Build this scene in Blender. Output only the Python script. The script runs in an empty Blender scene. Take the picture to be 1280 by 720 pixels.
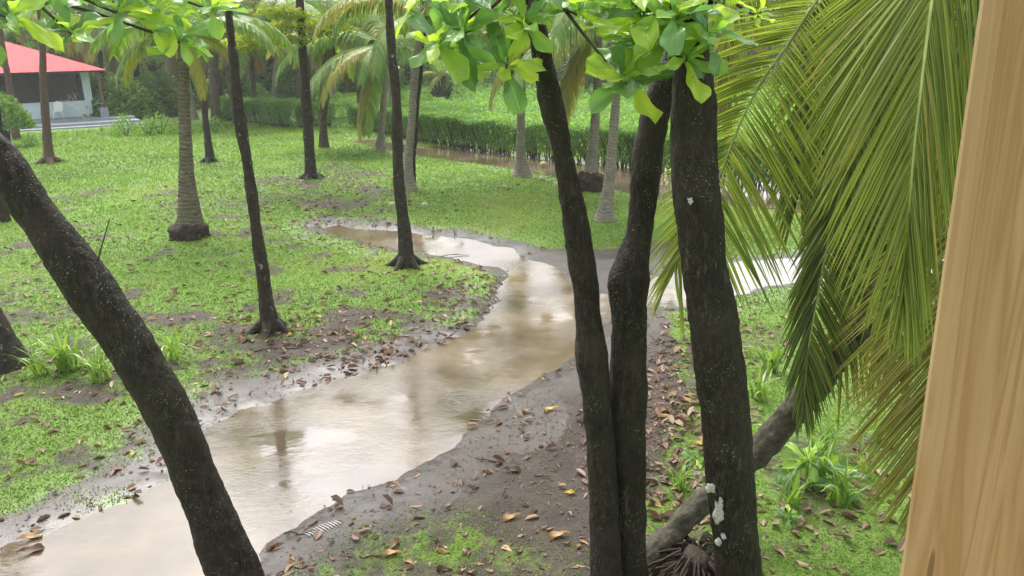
import bpy, math, random
import numpy as np
from mathutils import Vector, Matrix, Quaternion
R = math.radians
random.seed(7); rng = np.random.default_rng(7)
SC = bpy.context.scene
COL = SC.collection
# ------------------------------------------------------------------ camera, sky, sun, exposure
H = 3.8; FPX = 1000.0; PITCH = R(16.8); ROLL = R(1.28)
fw = np.array([0, math.cos(PITCH), -math.sin(PITCH)])
r0 = np.array([1.0, 0, 0]); u0 = np.array([0, math.sin(PITCH), math.cos(PITCH)])
rt = r0*math.cos(ROLL) - u0*math.sin(ROLL)
up = u0*math.cos(ROLL) + r0*math.sin(ROLL)
CAM = np.array([0, 0, H])
cd = bpy.data.cameras.new('camera'); cam = bpy.data.objects.new('camera', cd); COL.objects.link(cam)
cam.matrix_world = Matrix(((rt[0], up[0], -fw[0], 0), (rt[1], up[1], -fw[1], 0), (rt[2], up[2], -fw[2], H), (0, 0, 0, 1)))
cd.sensor_width = 36; cd.lens = 36*FPX/1280; cd.clip_start = 0.05; cd.clip_end = 2000
SC.camera = cam
SUN_EL = R(58); SUN_AZ = R(-20)          # azimuth from +Y towards +X: behind the trees, a little left
w = bpy.data.worlds.new("World"); SC.world = w; w.use_nodes = True
nt = w.node_tree; bgn = nt.nodes['Background']
sky = nt.nodes.new('ShaderNodeTexSky'); sky.sky_type = 'NISHITA'; sky.sun_disc = False
sky.sun_elevation = SUN_EL; sky.sun_rotation = SUN_AZ
sky.dust_density = 4.0; sky.air_density = 1.0
hs = nt.nodes.new('ShaderNodeHueSaturation'); hs.inputs['Saturation'].default_value = 0.22; hs.inputs['Value'].default_value = 1.35
nt.links.new(sky.outputs[0], hs.inputs['Color'])
tc = nt.nodes.new('ShaderNodeTexCoord'); ns = nt.nodes.new('ShaderNodeTexNoise'); ns.inputs['Scale'].default_value = 2.2; ns.inputs['Detail'].default_value = 6
nt.links.new(tc.outputs['Generated'], ns.inputs['Vector'])
mr = nt.nodes.new('ShaderNodeMapRange'); mr.inputs[1].default_value = .3; mr.inputs[2].default_value = .7; mr.inputs[3].default_value = .7; mr.inputs[4].default_value = 2.3
nt.links.new(ns.outputs[0], mr.inputs[0])
vm = nt.nodes.new('ShaderNodeVectorMath'); vm.operation = 'SCALE'
nt.links.new(hs.outputs[0], vm.inputs[0]); nt.links.new(mr.outputs[0], vm.inputs['Scale'])
nt.links.new(vm.outputs[0], bgn.inputs['Color']); bgn.inputs['Strength'].default_value = 0.15
sd = bpy.data.lights.new('sun', 'SUN'); sd.energy = 1.5; sd.angle = R(25); sd.color = (1, .96, .88)
so = bpy.data.objects.new('sun', sd); COL.objects.link(so)
sv = Vector((math.sin(SUN_AZ)*math.cos(SUN_EL), math.cos(SUN_AZ)*math.cos(SUN_EL), math.sin(SUN_EL)))
so.rotation_euler = sv.to_track_quat('Z', 'Y').to_euler()
SC.view_settings.view_transform = 'Standard'; SC.view_settings.look = 'None'
SC.view_settings.exposure = 0.63; SC.view_settings.gamma = 1.0
SC.cycles.max_bounces = 6; SC.cycles.transparent_max_bounces = 6

# ------------------------------------------------------------------ helpers
def ray(px, py):
    return fw + rt*((px-640)/FPX) + up*((360-py)/FPX)
def P(px, py, d):
    return CAM + ray(px, py)*d
def G(px, py, z=0.0):
    r = ray(px, py); t = (z-H)/r[2]; return (CAM + r*t)[:2]
def PY(px, py, Y):
    r = ray(px, py); t = Y/r[1]; return CAM + r*t, t
def hsh(ix, iy, iz, s):
    n = (ix.astype(np.int64)*374761393 + iy.astype(np.int64)*668265263 + iz.astype(np.int64)*2147483647 + s*1274126177) & 0x7fffffff
    n = ((n ^ (n >> 13))*1274126177) & 0x7fffffff
    return ((n ^ (n >> 16)) & 0xffff)/65535.0
def vn(x, y, z=None, s=0):
    x = np.asarray(x, float); y = np.asarray(y, float); z = np.zeros_like(x) if z is None else np.asarray(z, float)
    ix, iy, iz = np.floor(x), np.floor(y), np.floor(z)
    fx, fy, fz = x-ix, y-iy, z-iz
    fx, fy, fz = [f*f*(3-2*f) for f in (fx, fy, fz)]
    o = 0
    for a in (0, 1):
        for b in (0, 1):
            for c in (0, 1):
                wgt = (fx if a else 1-fx)*(fy if b else 1-fy)*(fz if c else 1-fz)
                o = o + wgt*hsh(ix+a, iy+b, iz+c, s)
    return o*2-1
def fbm(x, y, z=None, o=4, s=0):
    v = 0; a = 1; t = 0
    for i in range(o):
        v = v + a*vn(x*2**i, y*2**i, None if z is None else z*2**i, s+i*17); t += a; a *= .5
    return v/t
def sstep(x, a, b):
    t = np.clip((x-a)/(b-a), 0, 1); return t*t*(3-2*t)
def sdf(px, py, poly):
    """signed distance to a polygon (negative inside)"""
    poly = np.asarray(poly); n = len(poly)
    d = np.full(px.shape, 1e18); ins = np.zeros(px.shape, bool)
    for i in range(n):
        a = poly[i]; b = poly[(i+1) % n]; e = b-a
        wx, wy = px-a[0], py-a[1]
        t = np.clip((wx*e[0]+wy*e[1])/(e@e+1e-12), 0, 1)
        d = np.minimum(d, (wx-e[0]*t)**2+(wy-e[1]*t)**2)
        if a[1] != b[1]:
            c = ((a[1] > py) != (b[1] > py)) & (px < (b[0]-a[0])*(py-a[1])/(b[1]-a[1])+a[0])
            ins ^= c
    d = np.sqrt(d); return np.where(ins, -d, d)
def crs(pts, n):
    """Catmull-Rom resample, any columns"""
    pts = np.asarray(pts, float)
    if len(pts) == 2: pts = np.array([pts[0], (pts[0]+pts[1])/2, pts[1]])
    L = np.r_[0, np.cumsum(np.linalg.norm(np.diff(pts[:, :3], axis=0), axis=1))]
    ext = np.vstack([2*pts[0]-pts[1], pts, 2*pts[-1]-pts[-2]])
    s = np.linspace(0, L[-1], n); k = np.clip(np.searchsorted(L, s, 'right')-1, 0, len(pts)-2)
    t = ((s-L[k])/(L[k+1]-L[k]+1e-9))[:, None]
    p0, p1, p2, p3 = ext[k], ext[k+1], ext[k+2], ext[k+3]
    return .5*((2*p1)+(-p0+p2)*t+(2*p0-5*p1+4*p2-p3)*t**2+(-p0+3*p1-3*p2+p3)*t**3)

class MB:
    """collects quads and triangles and links them as one mesh object"""
    def __init__(s): s.v = []; s.q = []; s.r = []; s.uv = []; s.n = 0
    def add(s, v, q, rnd=0.5, uv=None):
        v = np.asarray(v, float).reshape(-1, 3); q = np.asarray(q, int)
        if q.shape[1] == 3: q = np.c_[q, np.full(len(q), -1)]
        s.v.append(v); s.q.append(np.where(q < 0, -1, q+s.n)); s.n += len(v)
        s.r.append(np.broadcast_to(np.asarray(rnd, float), (len(q),)))
        s.uv.append(np.zeros((len(v), 2)) if uv is None else np.asarray(uv, float))
    def leaves(s, c, d, nrm, L, W, rnd):
        """kite shaped leaves; c base, d along, nrm normal"""
        c = np.asarray(c, float); n = len(c)
        d = d/np.linalg.norm(d, axis=1, keepdims=True)
        sd_ = np.cross(d, nrm); sd_ /= np.linalg.norm(sd_, axis=1, keepdims=True)+1e-9
        up_ = np.cross(sd_, d)
        L = np.broadcast_to(L, (n,))[:, None]; W = np.broadcast_to(W, (n,))[:, None]
        v = np.stack([c, c+d*L*.55+sd_*W/2+up_*W*.12, c+d*L-up_*L*.12, c+d*L*.55-sd_*W/2+up_*W*.12], 1).reshape(-1, 3)
        i = np.arange(n)[:, None]*4
        s.add(v, i+np.array([[0, 1, 2, 3]]), rnd)
    def leaves6(s, c, d, nrm, L, W, rnd, fold=.3, curl=.15):
        c = np.asarray(c, float); n = len(c); d = d/np.linalg.norm(d, axis=1, keepdims=True)
        sd_ = np.cross(d, nrm); sd_ /= np.linalg.norm(sd_, axis=1, keepdims=True)+1e-9; up_ = np.cross(sd_, d)
        L = np.broadcast_to(L, (n,))[:, None]; W = np.broadcast_to(W, (n,))[:, None]; r = rng.normal(1, .3, (n, 1)); cu = curl*rng.normal(.6, .7, (n, 1))
        f = [c, c+d*L*.35+sd_*W*.40+up_*W*fold*r, c+d*L*.78+sd_*W*.42+up_*(W*fold*r-L*cu*.5), c+d*L-up_*L*cu, c+d*L*.78-sd_*W*.42+up_*(W*fold*r-L*cu*.5), c+d*L*.35-sd_*W*.40+up_*W*fold*r]
        v = np.stack(f, 1).reshape(-1, 3); i = np.arange(n)[:, None]*6
        s.add(v, np.vstack([i+np.array([[0, 1, 2, 3]]), i+np.array([[0, 3, 4, 5]])]), np.r_[np.broadcast_to(rnd, (n,)), np.broadcast_to(rnd, (n,))])
    def tube(s, path, rad, seg=10, disp=None, rnd=.5, cap=True, flat=None):
        """path Nx3, rad N; disp(theta, length, xyz) -> radial offset"""
        path = np.asarray(path, float); N = len(path); rad = np.broadcast_to(rad, (N,))
        T = np.gradient(path, axis=0); T /= np.linalg.norm(T, axis=1, keepdims=True)+1e-12
        a = np.array([1., 0, 0]) if abs(T[0][0]) < .8 else np.array([0, 1., 0])
        A = []
        for t in T:
            a = a - t*(a@t); a /= np.linalg.norm(a)+1e-12; A.append(a)
        A = np.array(A); B = np.cross(T, A)
        th = np.linspace(0, 2*math.pi, seg, endpoint=False)
        L = np.r_[0, np.cumsum(np.linalg.norm(np.diff(path, axis=0), axis=1))]
        off = A[:, None]*np.cos(th)[None, :, None]+B[:, None]*np.sin(th)[None, :, None]
        rr = np.repeat(rad[:, None], seg, 1)
        p = path[:, None]+off*rr[..., None]
        if disp is not None:
            rr = rr+disp(np.repeat(th[None], N, 0), np.repeat(L[:, None], seg, 1), p); p = path[:, None]+off*rr[..., None]
        i = np.arange(N-1)[:, None]*seg; j = np.arange(seg)[None]; k = (j+1) % seg
        q = np.stack([i+j, i+k, i+seg+k, i+seg+j], -1).reshape(-1, 4)
        uv = np.stack([np.repeat(th[None], N, 0)/(2*math.pi), np.repeat(L[:, None], seg, 1)], -1).reshape(-1, 2)
        v = p.reshape(-1, 3)
        if cap:
            v = np.vstack([v, path[0], path[-1]]); uv = np.vstack([uv, [0, 0], [0, L[-1]]])
            jj = np.arange(seg); kk = (jj+1) % seg
            c0 = np.c_[kk, jj, np.full(seg, N*seg), np.full(seg, -1)]
            c1 = np.c_[(N-1)*seg+jj, (N-1)*seg+kk, np.full(seg, N*seg+1), np.full(seg, -1)]
            q = np.vstack([q, c0, c1])
        s.add(v, q, rnd, uv)
    def box(s, c, size, M=None, rnd=.5):
        x, y, z = np.array(size)/2
        v = np.array([[i*x, j*y, k*z] for i in (-1, 1) for j in (-1, 1) for k in (-1, 1)])
        if M is not None: v = v@np.asarray(M).T
        s.add(v+np.asarray(c), [[0, 1, 3, 2], [4, 6, 7, 5], [0, 4, 5, 1], [2, 3, 7, 6], [0, 2, 6, 4], [1, 5, 7, 3]], rnd)
    def mesh(s, name, mat, origin=(0, 0, 0), smooth=False):
        v = np.concatenate(s.v)-np.asarray(origin, float); q = np.concatenate(s.q); r = np.concatenate(s.r); uv = np.concatenate(s.uv)
        tri = q[:, 3] < 0; cnt = np.where(tri, 3, 4)
        me = bpy.data.meshes.new(name)
        me.vertices.add(len(v)); me.vertices.foreach_set('co', v.astype(np.float32).ravel())
        flat = q.ravel(); flat = flat[flat >= 0]
        me.loops.add(len(flat)); me.loops.foreach_set('vertex_index', flat.astype(np.int32))
        me.polygons.add(len(q)); me.polygons.foreach_set('loop_start', np.r_[0, np.cumsum(cnt)[:-1]].astype(np.int32))
        me.polygons.foreach_set('use_smooth', np.full(len(q), smooth))
        me.update(calc_edges=True)
        at = me.attributes.new('rnd', 'FLOAT', 'FACE'); at.data.foreach_set('value', r.astype(np.float32))
        if np.abs(uv).max() > 0:
            ul = me.uv_layers.new(name='UVMap'); ul.data.foreach_set('uv', uv[flat].astype(np.float32).ravel())
        if mat: me.materials.append(mat)
        return me
    def build(s, name, mat, parent=None, origin=None, smooth=False, kind=None):
        o0 = (0, 0, 0) if origin is None else origin
        ob = bpy.data.objects.new(name, s.mesh(name, mat, o0, smooth)); COL.objects.link(ob)
        if parent is not None: ob.parent = parent
        elif origin is not None: ob.location = origin
        if kind: ob['kind'] = kind
        return ob
def tag(o, label, cat, group=None, kind=None):
    o['label'] = label; o['category'] = cat
    if group: o['group'] = group
    if kind: o['kind'] = kind
    return o
def thing(name, label, cat, loc, group=None, rz=0):
    o = bpy.data.objects.new(name, None); COL.objects.link(o); o.location = loc; o.rotation_euler = (0, 0, rz)
    o.empty_display_size = .2
    return tag(o, label, cat, group)
def inst(me, name, loc, rot=(0, 0, 0), sc=1.0, parent=None, quat=None):
    o = bpy.data.objects.new(name, me); COL.objects.link(o); o.location = loc
    if quat is not None: o.rotation_mode = 'QUATERNION'; o.rotation_quaternion = quat
    else: o.rotation_euler = rot
    o.scale = (sc, sc, sc) if np.isscalar(sc) else sc
    if parent is not None: o.parent = parent
    return o
def rot_axis(v, k, a):
    k = k/np.linalg.norm(k); return v*math.cos(a)+np.cross(k, v)*math.sin(a)+k*(k@v)*(1-math.cos(a))

# ------------------------------------------------------------------ materials
def newmat(name):
    m = bpy.data.materials.new(name); m.use_nodes = True; t = m.node_tree
    return m, t, t.nodes['Principled BSDF'], t.nodes['Material Output']
def N(t, typ, **kw):
    n = t.nodes.new(typ)
    for k, v in kw.items():
        if k.startswith('i_'):
            k = k[2:]; n.inputs[int(k) if k.isdigit() else k].default_value = v
        else: setattr(n, k, v)
    return n
def ramp(t, fac, stops, interp='LINEAR'):
    n = t.nodes.new('ShaderNodeValToRGB'); n.color_ramp.interpolation = interp
    e = n.color_ramp.elements
    while len(e) < len(stops): e.new(.5)
    for i, (p, c) in enumerate(stops):
        e[i].position = p; e[i].color = (c, c, c, 1) if np.isscalar(c) else (*c, 1)
    t.links.new(fac, n.inputs[0]); return n.outputs[0]
def mixc(t, fac, a, b, typ='MIX'):
    n = t.nodes.new('ShaderNodeMix'); n.data_type = 'RGBA'; n.blend_type = typ
    for s_, v in ((0, fac), (6, a), (7, b)):
        if isinstance(v, bpy.types.NodeSocket): t.links.new(v, n.inputs[s_])
        else: n.inputs[s_].default_value = v if s_ == 0 else (*v, 1)
    return n.outputs[2]
def noise(t, scale, detail=4, vec=None, rough=.55, dist=0):
    n = N(t, 'ShaderNodeTexNoise', i_Scale=scale, i_Detail=detail, i_Roughness=rough, i_Distortion=dist)
    if vec is None:
        g = t.nodes.new('ShaderNodeNewGeometry'); vec = g.outputs['Position']
    t.links.new(vec, n.inputs['Vector']); return n.outputs[0]
def bump(t, h, dist, strength=1.0, prev=None):
    b = N(t, 'ShaderNodeBump', i_Strength=strength, i_Distance=dist); t.links.new(h, b.inputs['Height'])
    if prev is not None: t.links.new(prev, b.inputs['Normal'])
    return b.outputs[0]
def objcoord(t): return t.nodes.new('ShaderNodeTexCoord').outputs['Object']
def attr(t, n): 
    a = N(t, 'ShaderNodeAttribute', attribute_name=n); return a.outputs['Fac']
def math_(t, op, a, b=None):
    n = N(t, 'ShaderNodeMath', operation=op)
    for i, v in enumerate((a, b)):
        if v is None: continue
        if isinstance(v, bpy.types.NodeSocket): t.links.new(v, n.inputs[i])
        else: n.inputs[i].default_value = v
    return n.outputs[0]
def leafmat(name, stops, trans=.45, rough=.45, spec=.4, src='attr', veins=False, patch=0, stripe=None):
    m, t, b, out = newmat(name)
    f = attr(t, 'rnd') if src == 'attr' else N(t, 'ShaderNodeObjectInfo').outputs['Random']
    c = ramp(t, f, stops)
    if patch:
        c = mixc(t, ramp(t, noise(t, patch, 3), [(.35, 0.0), (.65, .8)]), c, tuple(x*y for x, y in zip(stops[-1][1], (1.15, 1.0, .7))), 'MIX')
    if stripe:
        uv = t.nodes.new('ShaderNodeTexCoord').outputs['UV']; sx = t.nodes.new('ShaderNodeSeparateXYZ'); t.links.new(uv, sx.inputs[0])
        c = mixc(t, ramp(t, math_(t, 'ABSOLUTE', sx.outputs[0]), [(.10, .9), (.26, 0.0)]), c, stripe)
    if veins:
        uv = t.nodes.new('ShaderNodeTexCoord').outputs['UV']
        sx = t.nodes.new('ShaderNodeSeparateXYZ'); t.links.new(uv, sx.inputs[0])
        ax = math_(t, 'ABSOLUTE', sx.outputs[0])
        diag = math_(t, 'SUBTRACT', math_(t, 'MULTIPLY', sx.outputs[1], 9.0), math_(t, 'MULTIPLY', ax, 3.0))
        tri = math_(t, 'ABSOLUTE', math_(t, 'SUBTRACT', math_(t, 'FRACT', diag), .5))
        v1 = ramp(t, tri, [(0, 1.0), (.09, 0.0)]); v2 = ramp(t, ax, [(0, 1.0), (.07, 0.0)])
        vv = math_(t, 'MAXIMUM', math_(t, 'MULTIPLY', v1, .35), v2)
        c = mixc(t, math_(t, 'MULTIPLY', vv, .55), c, (.42, .5, .14))
        c = mixc(t, ramp(t, noise(t, 34, 3), [(.70, 0.0), (.74, .8)]), c, (.16, .09, .03))
        t.links.new(bump(t, vv, .004, .5), b.inputs['Normal'])
    t.links.new(c, b.inputs['Base Color']); b.inputs['Roughness'].default_value = rough; b.inputs['Specular IOR Level'].default_value = spec
    tr = t.nodes.new('ShaderNodeBsdfTranslucent')
    tcx = mixc(t, 1.0, c, (1.25, 1.3, .6), 'MULTIPLY'); t.links.new(tcx, tr.inputs[0])
    mx = t.nodes.new('ShaderNodeMixShader'); mx.inputs[0].default_value = trans
    t.links.new(b.outputs[0], mx.inputs[1]); t.links.new(tr.outputs[0], mx.inputs[2]); t.links.new(mx.outputs[0], out.inputs[0])
    return m
def solid(name, col, rough=.6, nscale=8, var=.25, bmp=.002, spec=.4):
    m, t, b, out = newmat(name)
    n = noise(t, nscale, 5, objcoord(t))
    c = ramp(t, n, [(.3, tuple(x*(1-var) for x in col)), (.7, tuple(min(1, x*(1+var)) for x in col))])
    t.links.new(c, b.inputs['Base Color']); b.inputs['Roughness'].default_value = rough; b.inputs['Specular IOR Level'].default_value = spec
    if bmp: t.links.new(bump(t, n, bmp, 1), b.inputs['Normal'])
    return m

def bark_near():
    m, t, b, out = newmat('wet_dark_bark'); g = t.nodes.new('ShaderNodeNewGeometry').outputs['Position']
    mp = N(t, 'ShaderNodeMapping'); mp.inputs['Scale'].default_value = (1, 1, .38); t.links.new(g, mp.inputs[0])
    n1 = noise(t, 30, 7, mp.outputs[0], .7); n2 = noise(t, 5, 4, g)
    vo = N(t, 'ShaderNodeTexVoronoi', i_Scale=48.0, feature='DISTANCE_TO_EDGE'); t.links.new(mp.outputs[0], vo.inputs['Vector'])
    c = ramp(t, n1, [(.34, (.007, .0055, .004)), (.52, (.022, .0175, .012)), (.75, (.085, .068, .046))])
    c = mixc(t, ramp(t, noise(t, 2.6, 5, g, .6), [(.45, 0.0), (.72, .65)]), c, (.050, .042, .030))
    c = mixc(t, ramp(t, n2, [(.5, 0.0), (.75, .5)]), c, (.022, .025, .010))
    vs = N(t, 'ShaderNodeTexVoronoi', i_Scale=55.0); t.links.new(g, vs.inputs['Vector'])
    spot = ramp(t, math_(t, 'ADD', vs.outputs['Distance'], math_(t, 'MULTIPLY', math_(t, 'SUBTRACT', noise(t, 60, 2, g), .5), .35)), [(.13, 1.0), (.2, 0.0)])
    msk = ramp(t, noise(t, 5, 4, g), [(.48, 0.0), (.6, 1.0)])
    c = mixc(t, math_(t, 'MULTIPLY', spot, msk), c, (.30, .29, .25))
    streak = N(t, 'ShaderNodeMapping'); streak.inputs['Scale'].default_value = (30, 30, 5); t.links.new(g, streak.inputs[0])
    patch = math_(t, 'MULTIPLY', ramp(t, noise(t, 1.0, 5, streak.outputs[0], .6), [(.60, 0.0), (.68, 1.0)]), ramp(t, noise(t, 1.7, 3, g), [(.52, 0.0), (.66, .6)]))
    c = mixc(t, patch, c, (.20, .18, .14))
    t.links.new(c, b.inputs['Base Color'])
    t.links.new(ramp(t, n1, [(.3, .45), (.7, .8)]), b.inputs['Roughness']); b.inputs['Specular IOR Level'].default_value = .22
    h = math_(t, 'ADD', n1, math_(t, 'MULTIPLY', ramp(t, vo.outputs[0], [(0, 0.0), (.25, 1.0)]), .6))
    t.links.new(bump(t, h, .008, 1), b.inputs['Normal']); return m
def bark_far(name, c0, c1, lich=.5):
    m, t, b, out = newmat(name); g = t.nodes.new('ShaderNodeNewGeometry').outputs['Position']
    n1 = noise(t, 14, 6, g, .65)
    c = ramp(t, n1, [(.3, c0), (.75, c1)])
    sp = ramp(t, noise(t, 11, 3, g), [(.66, 0.0), (.72, 1.0)])
    c = mixc(t, math_(t, 'MULTIPLY', sp, lich), c, (.30, .31, .26))
    t.links.new(c, b.inputs['Base Color']); b.inputs['Roughness'].default_value = .75; b.inputs['Specular IOR Level'].default_value = .25
    t.links.new(bump(t, n1, .02, 1), b.inputs['Normal']); return m
def palm_bark(name, c0, c1, ring, freq=12.0):
    m, t, b, out = newmat(name); uv = t.nodes.new('ShaderNodeTexCoord').outputs['UV']
    g = t.nodes.new('ShaderNodeNewGeometry').outputs['Position']
    sx = t.nodes.new('ShaderNodeSeparateXYZ'); t.links.new(uv, sx.inputs[0])
    n1 = noise(t, 9, 5, g, .65)
    v = math_(t, 'ADD', math_(t, 'MULTIPLY', sx.outputs[1], freq), math_(t, 'MULTIPLY', noise(t, 3.5, 4, g), 2.2))
    fr = math_(t, 'FRACT', v)
    rr = ramp(t, fr, [(0, 0.0), (.12, 1.0), (.3, .8), (.42, .0)])
    c = ramp(t, n1, [(.3, c0), (.7, c1)])
    c = mixc(t, math_(t, 'MULTIPLY', rr, ramp(t, noise(t, 25, 2, g), [(.35, .2), (.6, .9)])), c, ring)
    c = mixc(t, ramp(t, noise(t, 2.2, 3, g), [(.5, 0.0), (.7, .5)]), c, (.09, .11, .045))
    t.links.new(c, b.inputs['Base Color']); b.inputs['Roughness'].default_value = .8; b.inputs['Specular IOR Level'].default_value = .2
    t.links.new(bump(t, math_(t, 'ADD', math_(t, 'MULTIPLY', rr, .8), n1), .015, 1), b.inputs['Normal']); return m

M = {}
M['bark'] = bark_near()
M['bark_dark'] = bark_far('dark_mossy_bark', (.014, .012, .008), (.06, .052, .034), .7)
M['bark_red'] = bark_far('reddish_bark', (.06, .035, .024), (.14, .09, .062), .3)
M['palm'] = palm_bark('ringed_palm_bark', (.07, .058, .038), (.17, .145, .10), (.26, .235, .175))
M['palm_grey'] = palm_bark('pale_palm_bark', (.14, .125, .10), (.28, .25, .20), (.33, .30, .25), 14)
M['palm_dark'] = palm_bark('dark_palm_bark', (.035, .028, .02), (.11, .092, .06), (.10, .088, .06), 9)
M['log'] = bark_far('damp_mossy_palm_bark', (.022, .019, .014), (.13, .118, .080), .7)
M['roots'] = bark_far('fibrous_roots', (.014, .010, .007), (.07, .048, .03), .1)
M['frond'] = leafmat('palm_leaflet', [(0, (.08, .15, .03)), (.5, (.15, .26, .045)), (1, (.27, .35, .08))], .4, .4, .45)
M['frond_near'] = leafmat('near_palm_leaflet', [(0, (.075, .125, .016)), (.5, (.155, .22, .026)), (.85, (.26, .30, .05)), (1, (.40, .32, .10))], .45, .5, .3, stripe=(.42, .46, .13))
M['frond_olive'] = leafmat('olive_palm_leaflet', [(0, (.09, .11, .012)), (.5, (.17, .18, .025)), (1, (.30, .24, .06))], .38, .45, .35, stripe=(.48, .42, .12))
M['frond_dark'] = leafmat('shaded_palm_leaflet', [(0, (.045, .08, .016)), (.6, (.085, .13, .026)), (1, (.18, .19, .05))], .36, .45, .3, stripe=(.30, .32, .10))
M['frond_yellow'] = leafmat('yellow_palm_leaflet', [(0, (.18, .24, .05)), (.5, (.34, .33, .08)), (1, (.42, .27, .08))], .4, .5, .3)
M['frond_dead'] = leafmat('dead_palm_leaflet', [(0, (.14, .09, .05)), (1, (.34, .24, .14))], .3, .7, .2)
M['midrib'] = solid('palm_midrib', (.30, .36, .10), .45, 6, .2, 0)
M['midrib_brown'] = solid('brown_palm_midrib', (.26, .16, .07), .5, 6, .25, 0)
M['almond'] = leafmat('almond_leaf', [(0, (.10, .22, .08)), (.35, (.18, .36, .11)), (.6, (.30, .50, .09)), (1, (.50, .66, .07))], .52, .28, .6, 'obj', True)
M['almond_far'] = leafmat('distant_almond_leaf', [(0, (.07, .15, .03)), (.6, (.16, .26, .04)), (1, (.30, .36, .05))], .45, .4, .4)
M['yellow_crown'] = leafmat('yellow_green_leaf', [(0, (.20, .30, .04)), (.6, (.33, .40, .05)), (1, (.45, .44, .07))], .5, .4, .4)
M['hedge'] = leafmat('hedge_leaf', [(0, (.08, .16, .04)), (.6, (.15, .29, .06)), (1, (.26, .40, .10))], .35, .4, .4)
M['cover'] = leafmat('bright_ground_shrub_leaf', [(0, (.10, .22, .04)), (.6, (.18, .34, .06)), (1, (.28, .44, .09))], .45, .45, .35)
M['jungle'] = leafmat('jungle_leaf', [(0, (.045, .095, .025)), (.6, (.10, .19, .04)), (1, (.20, .28, .06))], .35, .45, .35)
M['jungle2'] = leafmat('light_jungle_leaf', [(0, (.075, .15, .035)), (.6, (.17, .29, .06)), (1, (.30, .40, .09))], .4, .45, .35)
M['moss'] = leafmat('creeping_grass_leaf', [(0, (.062, .105, .018)), (.35, (.11, .215, .020)), (.8, (.17, .32, .026)), (1, (.30, .36, .07))], .4, .5, .3)
M['strap'] = leafmat('strap_leaf', [(0, (.10, .20, .03)), (.6, (.18, .31, .05)), (1, (.33, .42, .12))], .4, .35, .45)
M['stem'] = solid('green_stem', (.12, .16, .05), .6, 10, .3, 0)
M['twig'] = solid('brown_twig', (.06, .048, .032), .7, 20, .3, .002)
M['pale_twig'] = solid('pale_grey_twig', (.42, .42, .36), .7, 20, .2, 0)
M['litter'] = leafmat('dead_leaf', [(0, (.08, .045, .032)), (.3, (.17, .105, .078)), (.6, (.28, .18, .135)), (.9, (.40, .27, .17)), (1, (.55, .40, .16))], .12, .5, .35)
M['litter_obj'] = leafmat('fallen_leaf', [(0, (.10, .055, .04)), (.35, (.20, .12, .09)), (.75, (.33, .21, .15)), (1, (.44, .28, .15))], .12, .5, .35, 'obj', True)
M['leaf_orange'] = leafmat('orange_fallen_leaf', [(0, (.44, .26, .12)), (1, (.50, .31, .16))], .15, .45, .4, 'obj', True)
M['leaf_yellow'] = leafmat('yellow_fallen_leaf', [(0, (.62, .42, .09)), (1, (.66, .46, .12))], .15, .45, .4, 'obj', True)
M['stone'] = solid('pale_husk', (.40, .34, .24), .8, 12, .3, .005)
M['lichen'] = solid('white_lichen', (.42, .42, .38), .85, 90, .45, .002)

def ground_mat():
    m, t, b, out = newmat('grass_and_mud_ground'); g = t.nodes.new('ShaderNodeNewGeometry').outputs['Position']
    mud, wet = attr(t, 'mud'), attr(t, 'wet')
    n1 = noise(t, 3.0, 8, g, .65); n2 = noise(t, 26, 6, g, .7); n3 = noise(t, .5, 4, g)
    gc = ramp(t, n2, [(.3, (.075, .08, .03)), (.5, (.115, .175, .028)), (.7, (.155, .27, .03))])
    gc = mixc(t, ramp(t, n3, [(.4, 0.0), (.65, .55)]), gc, (.135, .25, .028))
    mc = ramp(t, n1, [(.3, (.036, .027, .020)), (.5, (.062, .048, .036)), (.72, (.10, .078, .058))])
    mc = mixc(t, ramp(t, n2, [(.45, 0.0), (.75, .5)]), mc, (.05, .038, .03))
    mc = mixc(t, math_(t, 'MULTIPLY', wet, .6), mc, (.046, .038, .031))
    mm = math_(t, 'ADD', mud, math_(t, 'MULTIPLY', math_(t, 'SUBTRACT', noise(t, 7, 6, g, .7), .5), 1.6)); mm = ramp(t, mm, [(.30, 0.0), (.72, 1.0)]); mm = math_(t, 'MAXIMUM', mm, ramp(t, mud, [(.85, 0.0), (.98, 1.0)]))
    c = mixc(t, mm, gc, mc)
    t.links.new(c, b.inputs['Base Color'])
    rr = math_(t, 'SUBTRACT', .82, math_(t, 'MULTIPLY', wet, .56)); t.links.new(rr, b.inputs['Roughness'])
    b.inputs['Specular IOR Level'].default_value = .35
    h = math_(t, 'ADD', math_(t, 'ADD', n2, math_(t, 'MULTIPLY', noise(t, 9, 5, g, .65), 1.6)), math_(t, 'MULTIPLY', noise(t, 90, 3, g), .4))
    st = N(t, 'ShaderNodeBump', i_Distance=.022); t.links.new(h, st.inputs['Height'])
    t.links.new(math_(t, 'SUBTRACT', 1.0, math_(t, 'MULTIPLY', wet, .85)), st.inputs['Strength'])
    t.links.new(st.outputs[0], b.inputs['Normal']); return m
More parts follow.
